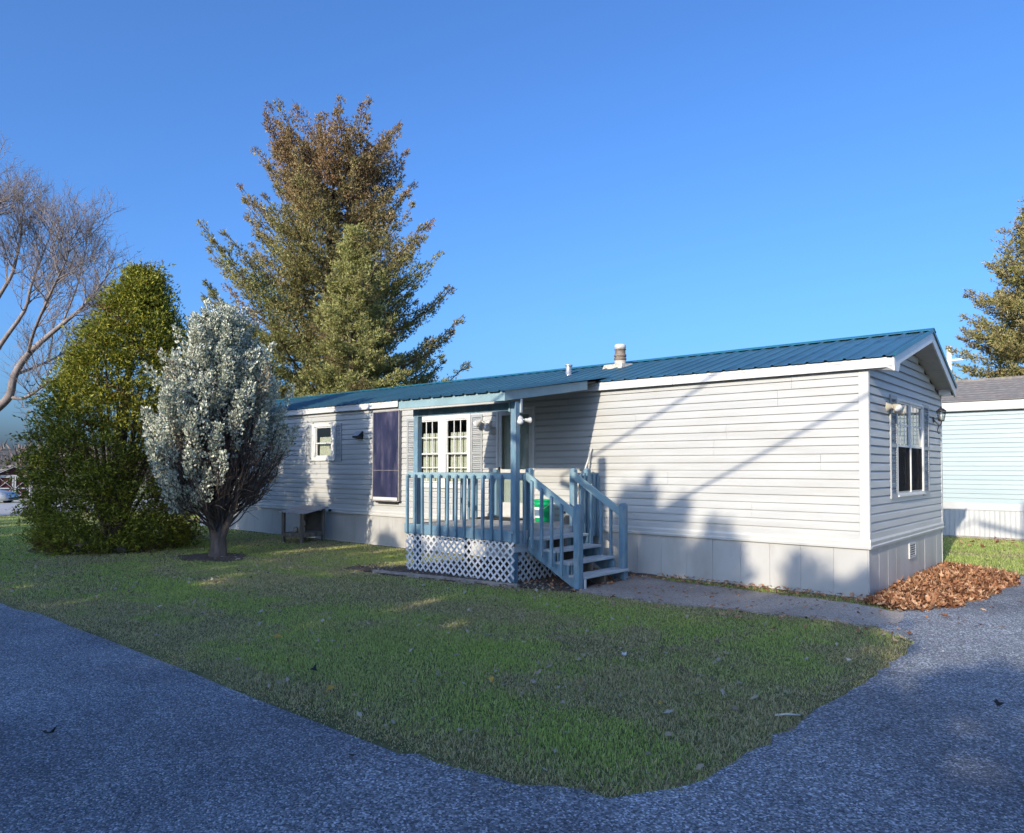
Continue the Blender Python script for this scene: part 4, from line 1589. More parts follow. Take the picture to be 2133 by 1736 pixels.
for i in range(rows):
    y0 = NY - 0.17 + i * 0.26
    z0 = 3.19 + (y0 - NY) * 0.30 + 0.06
    m.add([(NX0 - 0.25, y0, z0 + 0.01), (NX1 + 0.25, y0, z0 + 0.01), (NX1 + 0.25, y0 + 0.27, z0 + 0.27 * 0.30), (NX0 - 0.25, y0 + 0.27, z0 + 0.27 * 0.30),
           (NX0 - 0.25, y0, z0 - 0.01), (NX1 + 0.25, y0, z0 - 0.01)], [(0, 1, 2, 3), (4, 5, 1, 0)])
nr = m.build('roof', 'shingle', nb)
m = MB()
zr_ = 3.19 + (NY + 2.17 - NY) * 0.30 + 0.06
m.add([(NX0 - 0.25, NY + 2.17, zr_), (NX1 + 0.25, NY + 2.17, zr_), (NX1 + 0.25, NY + 4.5, 3.2), (NX0 - 0.25, NY + 4.5, 3.2)], [(0, 1, 2, 3)])
m.box(NX0 - 0.2, NX1 + 0.2, NY + 2.05, NY + 2.3, zr_ - 0.03, zr_ + 0.035)
m.build('roof_back', 'shingle', nr)

# ------------------------------------------------------------------ far left: shed, parked car, hills
def ground_at(x, y):
    return float(hgt(x, y))


sx, sy = -60.5, 7.2
sz = ground_at(sx, sy)
FACE = math.atan2(CAM_LOC.x - sx, -(CAM_LOC.y - sy)) + radians(6)
shed = thing('shed', 'dark red garden shed with white cross-braced double doors, far left', 'shed', (sx, sy, sz), FACE, local=True)
HW, HH, AP, DP = 1.22, 1.95, 2.62, 3.0
m = MB()
m.prism([(-HW, 0), (HW, 0), (HW, HH), (0, AP - 0.05), (-HW, HH)], 'y', 0.0, DP)
m.build('wall', 'red_wood', shed)
for s in (-1, 1):
    m = MB()
    m.prism([(0, AP), (s * (HW + 0.22), HH - 0.06), (s * (HW + 0.22), HH - 0.0), (0, AP + 0.06)], 'y', -0.12, DP + 0.12)
    m.build('roof', 'shingle', shed)
    MB().beam((0, -0.135, AP - 0.06), (s * (HW + 0.24), -0.135, HH - 0.10), 0.03, 0.15, (0, 1, 0)).build('rake_board', 'white_trim', shed)
for s in (-1, 1):
    a, b = sorted((s * 0.03, s * 1.02))
    m = MB()
    frame_boxes(m, frontmap, a, b, 0.10, 1.85, 0.09, 0.02, 0.05)
    mbox(m, frontmap, a + 0.09, b - 0.09, 0.02, 0.05, 0.93, 1.02)
    d = m.build('door', 'white_trim', shed)
    for z0, z1 in ((0.19, 0.93), (1.02, 1.76)):
        for q in (0, 1):
            p0 = (a + 0.09, -0.035, z0 if q else z1)
            p1 = (b - 0.09, -0.035 - 0.004 * q, z1 if q else z0)
            MB().beam(p0, p1, 0.02, 0.065, (0, 1, 0.001)).build('brace', 'white_trim', d)
m = MB()
frame_boxes(m, frontmap, -1.16, 1.16, 0.0, 1.95, 0.09, 0.01, 0.045)
m.build('door_frame', 'white_trim', shed)

cx_, cy_ = -55.05, 3.85
car = thing('parked_car', 'silver car parked before the red shed, only its nose in view', 'car', (cx_, cy_, ground_at(cx_, cy_) + 0.02), YAW + radians(2), local=True)
# car local: +x is forward (to the right in view), body lofted from sections
secs = [(2.15, 0.30, 0.52, 0.60), (2.05, 0.22, 0.68, 0.74), (1.7, 0.20, 0.80, 0.84), (1.0, 0.20, 0.90, 0.88), (0.6, 0.20, 0.95, 0.89), (-1.3, 0.20, 0.98, 0.89), (-2.0, 0.24, 0.95, 0.84), (-2.2, 0.36, 0.80, 0.72)]
v = []
f = []
for x, z0, z1, hw in secs:
    v += [(x, -hw * 0.92, z0), (x, -hw, z0 + (z1 - z0) * 0.45), (x, -hw * 0.93, z1 - 0.03), (x, -hw * 0.6, z1), (x, hw * 0.6, z1), (x, hw * 0.93, z1 - 0.03), (x, hw, z0 + (z1 - z0) * 0.45), (x, hw * 0.92, z0)]
for i in range(len(secs) - 1):
    for j in range(8):
        a, b = i * 8 + j, i * 8 + (j + 1) % 8
        f.append((a, b, b + 8, a + 8))
f += [tuple(range(7, -1, -1)), tuple(range(len(v) - 8, len(v)))]
MB().add(v, f, True).build('body', 'car_paint', car)
v = []
for x0, x1, w, z in ((0.75, -1.75, 0.80, 0.92), (0.0, -1.25, 0.60, 1.42)):
    v += [(x0, -w, z), (x0, w, z), (x1, w, z), (x1, -w, z)]
MB().add(v, [(0, 4, 5, 1), (1, 5, 6, 2), (2, 6, 7, 3), (3, 7, 4, 0)]).build('windows', 'dark_metal', car)
MB().add([(0.02, -0.62, 1.421), (0.02, 0.62, 1.421), (-1.27, 0.62, 1.421), (-1.27, -0.62, 1.421), (-0.1, -0.5, 1.46), (-0.1, 0.5, 1.46), (-1.15, 0.5, 1.46), (-1.15, -0.5, 1.46)],
         [(0, 4, 5, 1), (1, 5, 6, 2), (2, 6, 7, 3), (3, 7, 4, 0), (4, 7, 6, 5)]).build('car_roof', 'car_paint', car)
for x in (1.32, -1.38):
    for s in (-1, 1):
        w_ = MB().lathe((x, s * 0.80 - 0.10 * (s > 0) + 0.0, 0.31), [(0.22, -0.10), (0.31, -0.09), (0.315, 0.08), (0.22, 0.10)], 20, (0, 1, 0)).build('wheel', 'tyre', car)
        MB().lathe((x, s * 0.84, 0.31), [(0.20, -0.09), (0.19, 0.07 * (s > 0)), (0.05, 0.075 * (s > 0))], 16, (0, 1, 0)).build('rim', 'galvanised', w_)
for s in (-1, 1):
    MB().add([(2.09, s * 0.40, 0.66), (1.90, s * 0.76, 0.70), (1.88, s * 0.80, 0.60), (2.115, s * 0.45, 0.55)], [(0, 1, 2, 3) if s > 0 else (3, 2, 1, 0)]).build('headlight', 'headlamp', car)
MB().box(2.10, 2.17, -0.5, 0.5, 0.32, 0.42).build('grille', 'dark_metal', car)

# low wooded rise round the horizon
def hills():
    K = 96
    V = []
    for j, (r, h) in enumerate(((140, -2.0), (175, 3.0), (215, 6.5), (300, 4.0), (420, -4))):
        for i in range(K):
            a = 2 * pi * i / K
            hh = h * (0.75 + 0.5 * vnoise(np.array([i * 0.35 + 3]), np.array([j * 0.4]), 1.0, 21)[0])
            V.append((r * cos(a), r * sin(a), hh - 1.5))
    F = []
    for j in range(4):
        for i in range(K):
            a, b = j * K + i, j * K + (i + 1) % K
            F += [(a, b, b + K), (a, b + K, a + K)]
    tag(link('hills', tri_mesh('hills', V, F, smooth=True), 'hill'), kind='structure')
    rng = np.random.default_rng(5)
    n = 3500
    a = rng.uniform(radians(95), radians(265), n)
    r = rng.uniform(165, 225, n)
    P = np.stack([r * np.cos(a), r * np.sin(a), np.interp(r, [140, 175, 215, 225], [-3.4, 0.8, 3.8, 4.2])], 1)
    D = np.tile([[0, 0, 1.0]], (n, 1))
    V, F = sprigs(P, D, rng.uniform(2.0, 4.6, n), 6, 0.28, 0.06, rng)
    tag(link('far_wood', tri_mesh('far_wood', V, F), 'far_twig'), 'distant leafless wood on the rise beyond the shed', 'wood', kind='stuff')


hills()

# ------------------------------------------------------------------ trees
def tube_np(paths, sides=5):
    """paths: list of (pts Nx3, radii N). One joined mesh as numpy tri arrays."""
    VV = []
    FF = []
    base = 0
    ang = np.linspace(0, 2 * pi, sides, endpoint=False)
    ca, sa = np.cos(ang), np.sin(ang)
    for pts, rad in paths:
        pts = np.asarray(pts, float)
        rad = np.asarray(rad, float)
        d = np.gradient(pts, axis=0)
        d = norm(d)
        ref = np.array([0.31, 0.95, 0.05]) if abs(d[0, 2]) > 0.8 else np.array([0, 0, 1.0])
        s = norm(np.cross(d, ref))
        t = np.cross(d, s)
        ring = pts[:, None, :] + rad[:, None, None] * (s[:, None, :] * ca[None, :, None] + t[:, None, :] * sa[None, :, None])
        n = len(pts)
        VV.append(ring.reshape(-1, 3))
        i = np.arange(n - 1)[:, None] * sides
        j = np.arange(sides)[None, :]
        jn = (j + 1) % sides
        a = (base + i + j).ravel()
        b = (base + i + jn).ravel()
        FF.append(np.stack([a, b, b + sides], 1))
        FF.append(np.stack([a, b + sides, a + sides], 1))
        base += n * sides
    return np.concatenate(VV), np.concatenate(FF)


def make_tree(name, label, cat, loc, wood, crown, wood_mat, crown_mat, group=None, trunk_name='trunk'):
    t = thing(name, label, cat, loc, group=group, local=True)
    for nm, paths, sides in wood:
        V, F = tube_np(paths, sides)
        link(nm, tri_mesh(nm, V, F, smooth=True), wood_mat, t)
    if crown is not None:
        P, D, size, k, spread, width, brown, seed = crown
        rng = np.random.default_rng(seed)
        tri = 'needles' in crown_mat
        V, F = (needles if tri else sprigs)(P, D, size, k, spread, width, rng)
        att = None
        if brown is not None:
            att = {'brown': np.repeat(brown, (3 if tri else 4) * k)}
        link('crown', tri_mesh('crown', V, F, att), crown_mat, t)
    return t


def spruce(seed, H, R, prof, levels, per, upsw, sprig, dens, brownfn, lean=0.0, leaders=0, zmin=0.06, gap=0.0):
    """Whorled branches with side twigs; returns wood paths and crown sprig arrays."""
    rng = np.random.default_rng(seed)
    trunk = [(0.12 * sin(z * 0.5), 0.1 * cos(z * 0.4) - 0.1, z) for z in np.linspace(0, H * 0.97, 14)]
    tr = [max(0.02, 0.024 * H * (1 - z / H) ** 0.9) for z in np.linspace(0, H * 0.97, 14)]
    wood = [(trunk, tr)]
    br = []
    P = []
    D = []
    B = []
    for li in range(levels):
        u = zmin + (1 - zmin) * ((li + 0.5) / levels) ** 0.92
        for b in range(per):
            uu = u + rng.normal(0, 0.012)
            if uu > 0.985:
                continue
            az = rng.uniform(0, 2 * pi)
            Lb = R * prof(uu) * (rng.uniform(0.62, 1.05) if rng.random() < 0.8 else rng.uniform(1.0, 1.22))
            if rng.random() < gap:
                continue
            boff = rng.normal(0, 0.22)
            if Lb < 0.15:
                continue
            z0 = uu * H - 0.10 * Lb
            n = 7
            s = np.linspace(0, 1, n)
            us = upsw(uu)
            dz = Lb * (-0.10 * np.sin(s * pi) + us * s ** 1.5)
            rr = Lb * (s - 0.06 * us * s * s)
            a2 = az + rng.normal(0, 0.10) * s
            pts = np.stack([rr * np.cos(a2), rr * np.sin(a2), z0 + dz], 1)
            br.append((pts, 0.006 + 0.016 * Lb * 0.5 * (1 - s * 0.85)))
            # main axis and side twigs
            nt = max(4, int(Lb * 5.0))
            for q in range(nt):
                sq = 0.22 + 0.78 * (q + rng.random()) / nt
                i = min(int(sq * (n - 1)), n - 2)
                fr = sq * (n - 1) - i
                p0 = pts[i] * (1 - fr) + pts[i + 1] * fr
                d0 = pts[i + 1] - pts[i]
                d0 = d0 / np.linalg.norm(d0)
                side = np.cross(d0, [0, 0, 1.0])
                side /= max(np.linalg.norm(side), 1e-6)
                for sg in (-1, 1):
                    if rng.random() < 0.16:
                        continue
                    lt = Lb * 0.31 * (1.05 - sq) * rng.uniform(0.5, 1.25) + 0.16
                    td = d0 * 0.75 + side * sg * 0.8 + np.array([0, 0, rng.uniform(-0.42, 0.10)])
                    td /= np.linalg.norm(td)
                    m_ = max(2, int(lt / dens))
                    tt = (np.arange(m_) + rng.random(m_)) / m_
                    pp = p0 + td * (tt * lt)[:, None] + np.array([0, 0, -0.10]) * (tt ** 2 * lt)[:, None] + rng.normal(0, 0.035, (m_, 3))
                    P.append(pp)
                    D.append(np.tile(td * 0.8 + np.array([0, 0, 0.12]), (m_, 1)))
                    B.append(np.full(m_, brownfn(uu, sq, rng) + boff))
            m_ = max(3, int(Lb * 0.5 / dens * 1.6))
            tt = rng.uniform(0.45, 1.0, m_)
            pp = np.stack([np.interp(tt, s, pts[:, k_]) for k_ in range(3)], 1) + rng.normal(0, 0.04, (m_, 3))
            P.append(pp)
            D.append(np.tile((pts[-1] - pts[-2]) / np.linalg.norm(pts[-1] - pts[-2]), (m_, 1)))
            B.append(np.full(m_, brownfn(uu, 1.0, rng) + boff))
    for k_ in range(leaders):
        a = rng.uniform(0, 2 * pi)
        r0 = rng.uniform(0.05, 0.42) * R * 0.75
        hh = H * rng.uniform(0.07, 0.12)
        top = H * (1.0 - 0.10 * (r0 / (R * 0.3)) ** 1.3) - rng.uniform(0, 0.02) * H
        m_ = 260
        tt = rng.random(m_) ** 0.8
        rad = 0.42 * (1 - tt) + 0.05
        aa = rng.uniform(0, 2 * pi, m_)
        pp = np.stack([r0 * cos(a) + rad * np.cos(aa), r0 * sin(a) + rad * np.sin(aa), top - hh * (1 - tt)], 1)
        P.append(pp)
        D.append(np.stack([np.cos(aa) * 0.6, np.sin(aa) * 0.6, np.full(m_, 0.9)], 1))
        B.append(np.full(m_, brownfn(0.97, 1.0, rng)))
        br.append((np.array([[0, 0, top - hh * 1.8], [r0 * cos(a) * 0.7, r0 * sin(a) * 0.7, top - hh], [r0 * cos(a), r0 * sin(a), top]]), np.array([0.07, 0.05, 0.01])))
    P = np.concatenate(P)
    D = norm(np.concatenate(D))
    B = np.clip(np.concatenate(B), 0, 1)
    size = rng.uniform(0.75, 1.2, len(P)) * sprig
    return wood, br, P, D, size, B


def clump_spruce(seed, H, R, prof, levels, per, upsw, brownfn, crad=0.30, per_clump=34, sprig=0.17, tops=0, zmin=0.08):
    """Spruce of boughs: each bough carries needle clumps along it and to its sides, tips turned up."""
    rng = np.random.default_rng(seed)
    zz = np.linspace(0, H * 0.96, 14)
    wood = [(np.stack([0.10 * np.sin(zz * 0.5), 0.1 * np.cos(zz * 0.4) - 0.1, zz], 1), np.maximum(0.02, 0.022 * H * (1 - zz / H) ** 0.9))]
    br = []
    C = []
    A = []
    Rr = []
    B = []
    for li in range(levels):
        u0 = zmin + (1 - zmin) * ((li + 0.5) / levels) ** 0.95
        off = rng.uniform(0, 2 * pi)
        for b in range(per):
            uu = u0 + rng.normal(0, 0.012)
            if uu > 0.99:
                continue
            az = off + 2 * pi * b / per + rng.normal(0, 0.28)
            Lb = R * prof(uu) * rng.uniform(0.66, 1.08)
            if Lb < 0.2:
                continue
            us = upsw(uu) + rng.normal(0, 0.05)
            n = 7
            sv = np.linspace(0, 1, n)
            a2 = az + rng.normal(0, 0.12) * sv
            pts = np.stack([Lb * sv * np.cos(a2), Lb * sv * np.sin(a2), uu * H - 0.16 * Lb * np.sin(sv * pi * 0.8) + Lb * us * sv ** 1.8], 1)
            br.append((pts, 0.008 + 0.010 * Lb * (1 - sv * 0.9)))
            d = pts[-1] - pts[-2]
            d /= np.linalg.norm(d)
            side = np.array([-sin(az), cos(az), 0.0])
            nc = max(3, int(Lb * 2.7))
            bo = brownfn(uu, rng)
            for q in range(nc):
                sq = 0.25 + 0.75 * (q + 0.6 + rng.uniform(-0.3, 0.3)) / nc
                sq = min(sq, 1.0)
                p0 = np.array([np.interp(sq, sv, pts[:, k]) for k in range(3)])
                wd = 0.24 * Lb * (1.10 - sq) + 0.04
                for sd in ((0,) if sq > 0.86 else (-1, 1) if rng.random() < 0.7 else (-1, 0, 1)):
                    C.append(p0 + side * sd * wd * rng.uniform(0.6, 1.2) + np.array([0, 0, rng.uniform(-0.16, 0.05)]))
                    A.append(d * 0.75 + side * sd * 0.5 + np.array([0, 0, 0.25]))
                    Rr.append(crad * rng.uniform(0.7, 1.25) * (0.62 if sq > 0.9 else 1.0))
                    B.append(bo + rng.normal(0, 0.10) + (0.25 if sq > 0.9 and rng.random() < 0.3 else 0))
    for k in range(tops):
        a = rng.uniform(0, 2 * pi)
        r0 = R * prof(0.97) * np.sqrt(rng.random()) * 0.95
        th = H * (1.0 + rng.uniform(-0.015, 0.045) - 0.05 * (r0 / (R * prof(0.97))) ** 2)
        for q in range(4):
            C.append(np.array([r0 * cos(a), r0 * sin(a), th - 0.30 * q]))
            A.append(np.array([0.1 * cos(a), 0.1 * sin(a), 1.0]))
            Rr.append(crad * (0.42 + 0.2 * q))
            B.append(brownfn(0.98, rng))
        br.append((np.array([[0, 0, th - 2.2], [r0 * cos(a) * 0.6, r0 * sin(a) * 0.6, th - 1.2], [r0 * cos(a), r0 * sin(a), th]]), np.array([0.06, 0.04, 0.01])))
    C = np.array(C)
    A = norm(np.array(A))
    Rr = np.array(Rr)
    B = np.array(B)
    m_ = len(C)
    k = per_clump
    e = rng.normal(0, 1, (m_ * k, 3))
    e = norm(e) * (rng.random(m_ * k) ** 0.45)[:, None]
    AA = np.repeat(A, k, 0)
    rr = np.repeat(Rr, k)[:, None]
    P = np.repeat(C, k, 0) + (e * np.array([1, 1, 0.62]) + AA * (e * AA).sum(1, keepdims=True) * 0.7) * rr
    D = norm(AA * 0.9 + e * 0.7 + np.array([0, 0, 0.1]))
    size = rng.uniform(0.7, 1.25, m_ * k) * sprig
    return wood, br, P, D, size, np.clip(np.repeat(B, k), 0, 1)


def cam_pt(px, py, depth):
    """World point on the view ray through a photograph position (width 2133) at a depth."""
    x = (px - 1066.5) / 1527.4
    y = -(py - 868 - 68.8) / 1527.4
    return CAM_LOC + (fw + rt * x + up * y) * depth


# big spruce behind the home: broad, several tops, cone-brown upper crown
base = cam_pt(690, 960, 30)
bz = ground_at(base.x, base.y)
Hs = cam_pt(690, 290, 30).z - bz


def prof_big(u):
    return float(np.interp(u, [0, 0.12, 0.26, 0.40, 0.55, 0.68, 0.80, 0.88, 0.95, 1.0], [0.97, 1.0, 1.0, 0.95, 0.82, 0.67, 0.56, 0.53, 0.48, 0.34]))


def brown_big(u, rng):
    b = np.interp(u, [0.0, 0.4, 0.62, 0.82, 1.0], [0.0, 0.05, 0.22, 0.70, 0.85]) + rng.normal(0, 0.13)
    if rng.random() < 0.07:
        b += 0.6
    return b


wood, br, P, D, size, B = clump_spruce(3, Hs, 5.9, prof_big, 27, 8, lambda u: 0.20 + 0.55 * u, brown_big, 0.28, 32, 0.112, 15, 0.08)
make_tree('spruce_tree', 'tall brown-topped spruce standing behind the blue roof', 'spruce tree', (base.x, base.y, bz),
          [('trunk', wood, 10), ('branch', br, 4)], (P, D, size, 5, 0.55, 0.15, B, 31), 'bark_brown', 'spruce_needles')

# smaller pale spruce in front of it
base = cam_pt(735, 960, 26.5)
bz = ground_at(base.x, base.y)
H2 = cam_pt(725, 470, 26.5).z - bz
wood, br, P, D, size, B = clump_spruce(8, H2, 3.1, lambda u: (1 - u) ** 0.8 + 0.04, 20, 8, lambda u: 0.05 + 0.35 * u,
                                       lambda u, r: (0.8 if r.random() < 0.10 else 0.0), 0.21, 34, 0.10, 0, 0.06)
make_tree('spruce_tree', 'smaller yellow-green spruce in front of the tall brown-topped one', 'spruce tree', (base.x, base.y, bz),
          [('trunk', wood, 8), ('branch', br, 4)], (P, D, size, 5, 0.55, 0.15, B, 32), 'bark_brown', 'pale_spruce_needles')

# spruce at the right edge, behind the neighbour's home
base = cam_pt(2178, 960, 31)
H3 = cam_pt(2178, 400, 31).z
wood, br, P, D, size, B = clump_spruce(12, H3, 4.6, lambda u: float(np.interp(u, [0, 0.2, 0.45, 0.7, 0.9, 1], [0.95, 1.0, 0.84, 0.56, 0.26, 0.05])), 26, 9,
                                       lambda u: 0.05 + 0.4 * u, lambda u, r: 0.22 + 0.2 * r.random() + (0.4 if r.random() < 0.1 else 0), 0.28, 21, 0.13, 0, 0.08)
make_tree('spruce_tree', 'olive spruce behind the teal neighbouring home, right edge', 'spruce tree', (base.x, base.y, 0),
          [('trunk', wood, 8), ('branch', br, 4)], (P, D, size, 5, 0.55, 0.15, B, 33), 'bark_brown', 'spruce_needles')


# arborvitae: dense egg of flat sprays, leaning to a top right of centre
def arborvitae():
    rng = np.random.default_rng(21)
    c0 = Vector((-13.02, -3.84, 0))
    H = 5.5
    hz = np.array([0, 0.25, 0.7, 1.3, 1.9, 2.6, 3.3, 3.9, 4.5, 4.95, 5.35])
    hr = np.array([1.10, 1.16, 1.24, 1.27, 1.23, 1.13, 0.98, 0.80, 0.56, 0.32, 0.08])
    n = 1760
    z = rng.uniform(0.015, 1, n) ** 1.12 * H
    az = rng.uniform(0, 2 * pi, n)
    lump = 1 + 0.09 * np.sin(az * 5 + z * 2.1) + 0.07 * np.sin(az * 9 - z * 3.7) + rng.normal(0, 0.075, n)
    r = np.interp(z, hz, hr) * lump
    inner = rng.random(n) < 0.16
    r = np.where(inner, r * rng.uniform(0.35, 0.8, n), r)
    # crown leans along the view's right with height
    lean = np.interp(z, [0, 1.5, 3.5, 5.4], [0.12, 0.0, 0.25, 0.62])
    lean = lean * 0.9
    C = np.stack([r * np.cos(az) + lean * rt.x, r * np.sin(az) * 1.0 + lean * rt.y, z], 1)
    O = np.stack([np.cos(az), np.sin(az), np.interp(z, [0, 5], [0.05, 0.75])], 1)
    k = 42
    g_ = rng.normal(0, 1, (n * k, 3))
    Or = np.repeat(norm(O), k, 0)
    P = np.repeat(C, k, 0) + g_ * np.array([0.11, 0.11, 0.055]) + Or * (np.abs(g_[:, :1]) * 0.10)
    D = norm(np.repeat(O, k, 0) + rng.normal(0, 0.45, (n * k, 3)) + np.array([0, 0, 0.12]))
    size = rng.uniform(0.042, 0.09, n * k)
    # feathery leaders at the top
    m_ = 500
    tt = rng.random(m_)
    a = rng.integers(0, 9, m_)
    ang = a * 2.4
    rr = (a % 3) * 0.13
    top = 5.30 + 0.14 * np.sin(a * 1.7)
    PT = np.stack([rr * np.cos(ang) + 0.55 * rt.x + rng.normal(0, 0.06, m_), rr * np.sin(ang) + 0.55 * rt.y + rng.normal(0, 0.06, m_), top - tt * 0.8], 1)
    P = np.concatenate([P, PT])
    D = np.concatenate([D, norm(rng.normal(0, 0.5, (m_, 3)) + np.array([0.3, 0.3, 1]))])
    size = np.concatenate([size, rng.uniform(0.08, 0.18, m_)])
    B = np.clip((rng.random(n) < 0.05).astype(float), 0, 1)
    B = np.concatenate([np.repeat(B, k), np.zeros(m_)])
    stems = []
    for i in range(26):
        a = rng.uniform(0, 2 * pi)
        zt = rng.uniform(1.5, 5.0)
        rr = np.interp(zt, hz, hr) * 0.8
        s = np.linspace(0, 1, 6)
        stems.append((np.stack([rr * s ** 1.3 * cos(a) + 0.1 * cos(a), rr * s ** 1.3 * sin(a) + 0.1 * sin(a), 0.0 + zt * s], 1), 0.05 * (1 - 0.85 * s)))
    make_tree('arborvitae', 'large dense golden-green arborvitae on the lawn, left of the juniper', 'evergreen tree', c0,
              [('trunk', [([(0, 0, 0), (0.05, 0.05, 2), (0.25, 0.2, 4.2)], [0.16, 0.11, 0.03])], 8), ('branch', stems, 5)],
              (P, D, size, 3, 0.5, 0.15, B, 34), 'bark_brown', 'arborvitae_leaf')


arborvitae()


# juniper: vase of stems carrying upright silver plumes, open below
def juniper():
    rng = np.random.default_rng(44)
    c0 = Vector((-10.0, -3.21, 0))
    hz = np.array([0.72, 0.95, 1.3, 1.8, 2.35, 2.9, 3.35, 3.8, 4.15])
    hr = np.array([0.25, 0.62, 0.98, 1.14, 1.10, 0.84, 0.55, 0.28, 0.06])
    stems = []
    twigs = []
    P = []
    D = []
    S = []
    B = []
    n = 470
    for i in range(n):
        a = rng.uniform(0, 2 * pi)
        z = 0.92 + 3.05 * rng.random() ** 0.85
        R = np.interp(z, hz, hr) * (1 + 0.13 * sin(3 * a + 1.7 * z) + 0.10 * sin(5 * a - 2.3 * z))
        rad = R * (rng.uniform(0.74, 1.10) if rng.random() < 0.7 else rng.uniform(0.3, 0.8))
        vdir = np.array([cos(a), sin(a)])
        rightness = vdir @ np.array([rt.x, rt.y])     # + = right side of the view
        keep = 1.0
        if z < 1.9:
            keep = 0.50 - 0.50 * rightness
        elif z < 2.4:
            keep = 0.75 - 0.25 * rightness
        base_ = np.array([rad * cos(a) * 0.60, rad * sin(a) * 1.00, z])
        # stem from the fork up to the plume
        s = np.linspace(0, 1, 6)
        f0 = np.array([0.10 * cos(a), 0.10 * sin(a), rng.uniform(0.45, 0.95)])
        path = f0[None, :] * (1 - s)[:, None] + base_[None, :] * s[:, None]
        path[:, :2] += (vdir * 0.16 * np.sin(s * pi)[:, None]) * (1 if z < 2.5 else 0.4)
        path[1:-1] += rng.normal(0, 0.03, (4, 3))
        if i % 3 == 0:
            stems.append((path, (0.020 if z > 2 else 0.013) * (1 - 0.75 * s)))
        else:
            twigs.append((path[2:], 0.009 * (1 - 0.6 * s[2:])))
        for q in range(5):
            p0 = path[rng.integers(2, 5)] + rng.normal(0, 0.02, 3)
            d = norm((np.array([vdir[0] * 0.7, vdir[1] * 0.7, 0.8]) + rng.normal(0, 0.5, 3))[None])[0]
            ln = rng.uniform(0.2, 0.5)
            twigs.append((np.stack([p0, p0 + d * ln * 0.5 + [0, 0, 0.02], p0 + d * ln]), np.array([0.006, 0.004, 0.002])))
        if rng.random() > keep:
            continue
        # plume: upright spindle of fine sprigs
        ln = rng.uniform(0.45, 1.15)
        ax = norm(np.array([[vdir[0] * 0.30, vdir[1] * 0.30, 1.0]]) + rng.normal(0, 0.16, (1, 3)))[0]
        m_ = 138
        tt = rng.random(m_) ** 0.9
        w = 0.082 * np.sin(np.clip(tt * 0.92 + 0.08, 0, 1) * pi) ** 0.7 + 0.02
        aa = rng.uniform(0, 2 * pi, m_)
        side = np.stack([np.cos(aa), np.sin(aa), np.zeros(m_)], 1)
        P.append(base_ + ax * ((tt - 0.35) * ln)[:, None] + side * (w * np.sqrt(rng.random(m_)))[:, None])
        D.append(ax * 0.9 + side * 0.55)
        S.append(rng.uniform(0.03, 0.07, m_))
        br_ = 0.6 if (2.2 < z < 3.1 and rightness < 0.2 and rng.random() < 0.22) or rng.random() < 0.05 else 0.0
        B.append(np.full(m_, br_))
    P = np.concatenate(P)
    D = norm(np.concatenate(D))
    S = np.concatenate(S)
    B = np.concatenate(B)
    trunk = [([(0.02, 0, -0.05), (0.0, 0.0, 0.1), (-0.02, 0.02, 0.5), (0.0, 0.0, 1.0)], [0.20, 0.125, 0.10, 0.05]),
             ([(-0.07, -0.05, -0.05), (-0.06, -0.04, 0.3), (-0.20, -0.10, 0.8), (-0.38, -0.2, 1.4)], [0.10, 0.065, 0.055, 0.03]),
             ([(0.08, 0.03, -0.05), (0.06, 0.04, 0.35), (0.22, 0.14, 0.85), (0.40, 0.25, 1.5)], [0.10, 0.07, 0.05, 0.03])]
    make_tree('juniper', 'silver-blue juniper with bare lower stems in front of the home', 'juniper', c0,
              [('trunk', trunk[:1], 9), ('stem', trunk[1:2], 9), ('stem', trunk[2:], 9), ('branch', stems, 5), ('twigs', twigs, 3)], (P, D, S, 3, 0.35, 0.27, B, 35), 'bark_juniper', 'juniper_leaf')


juniper()


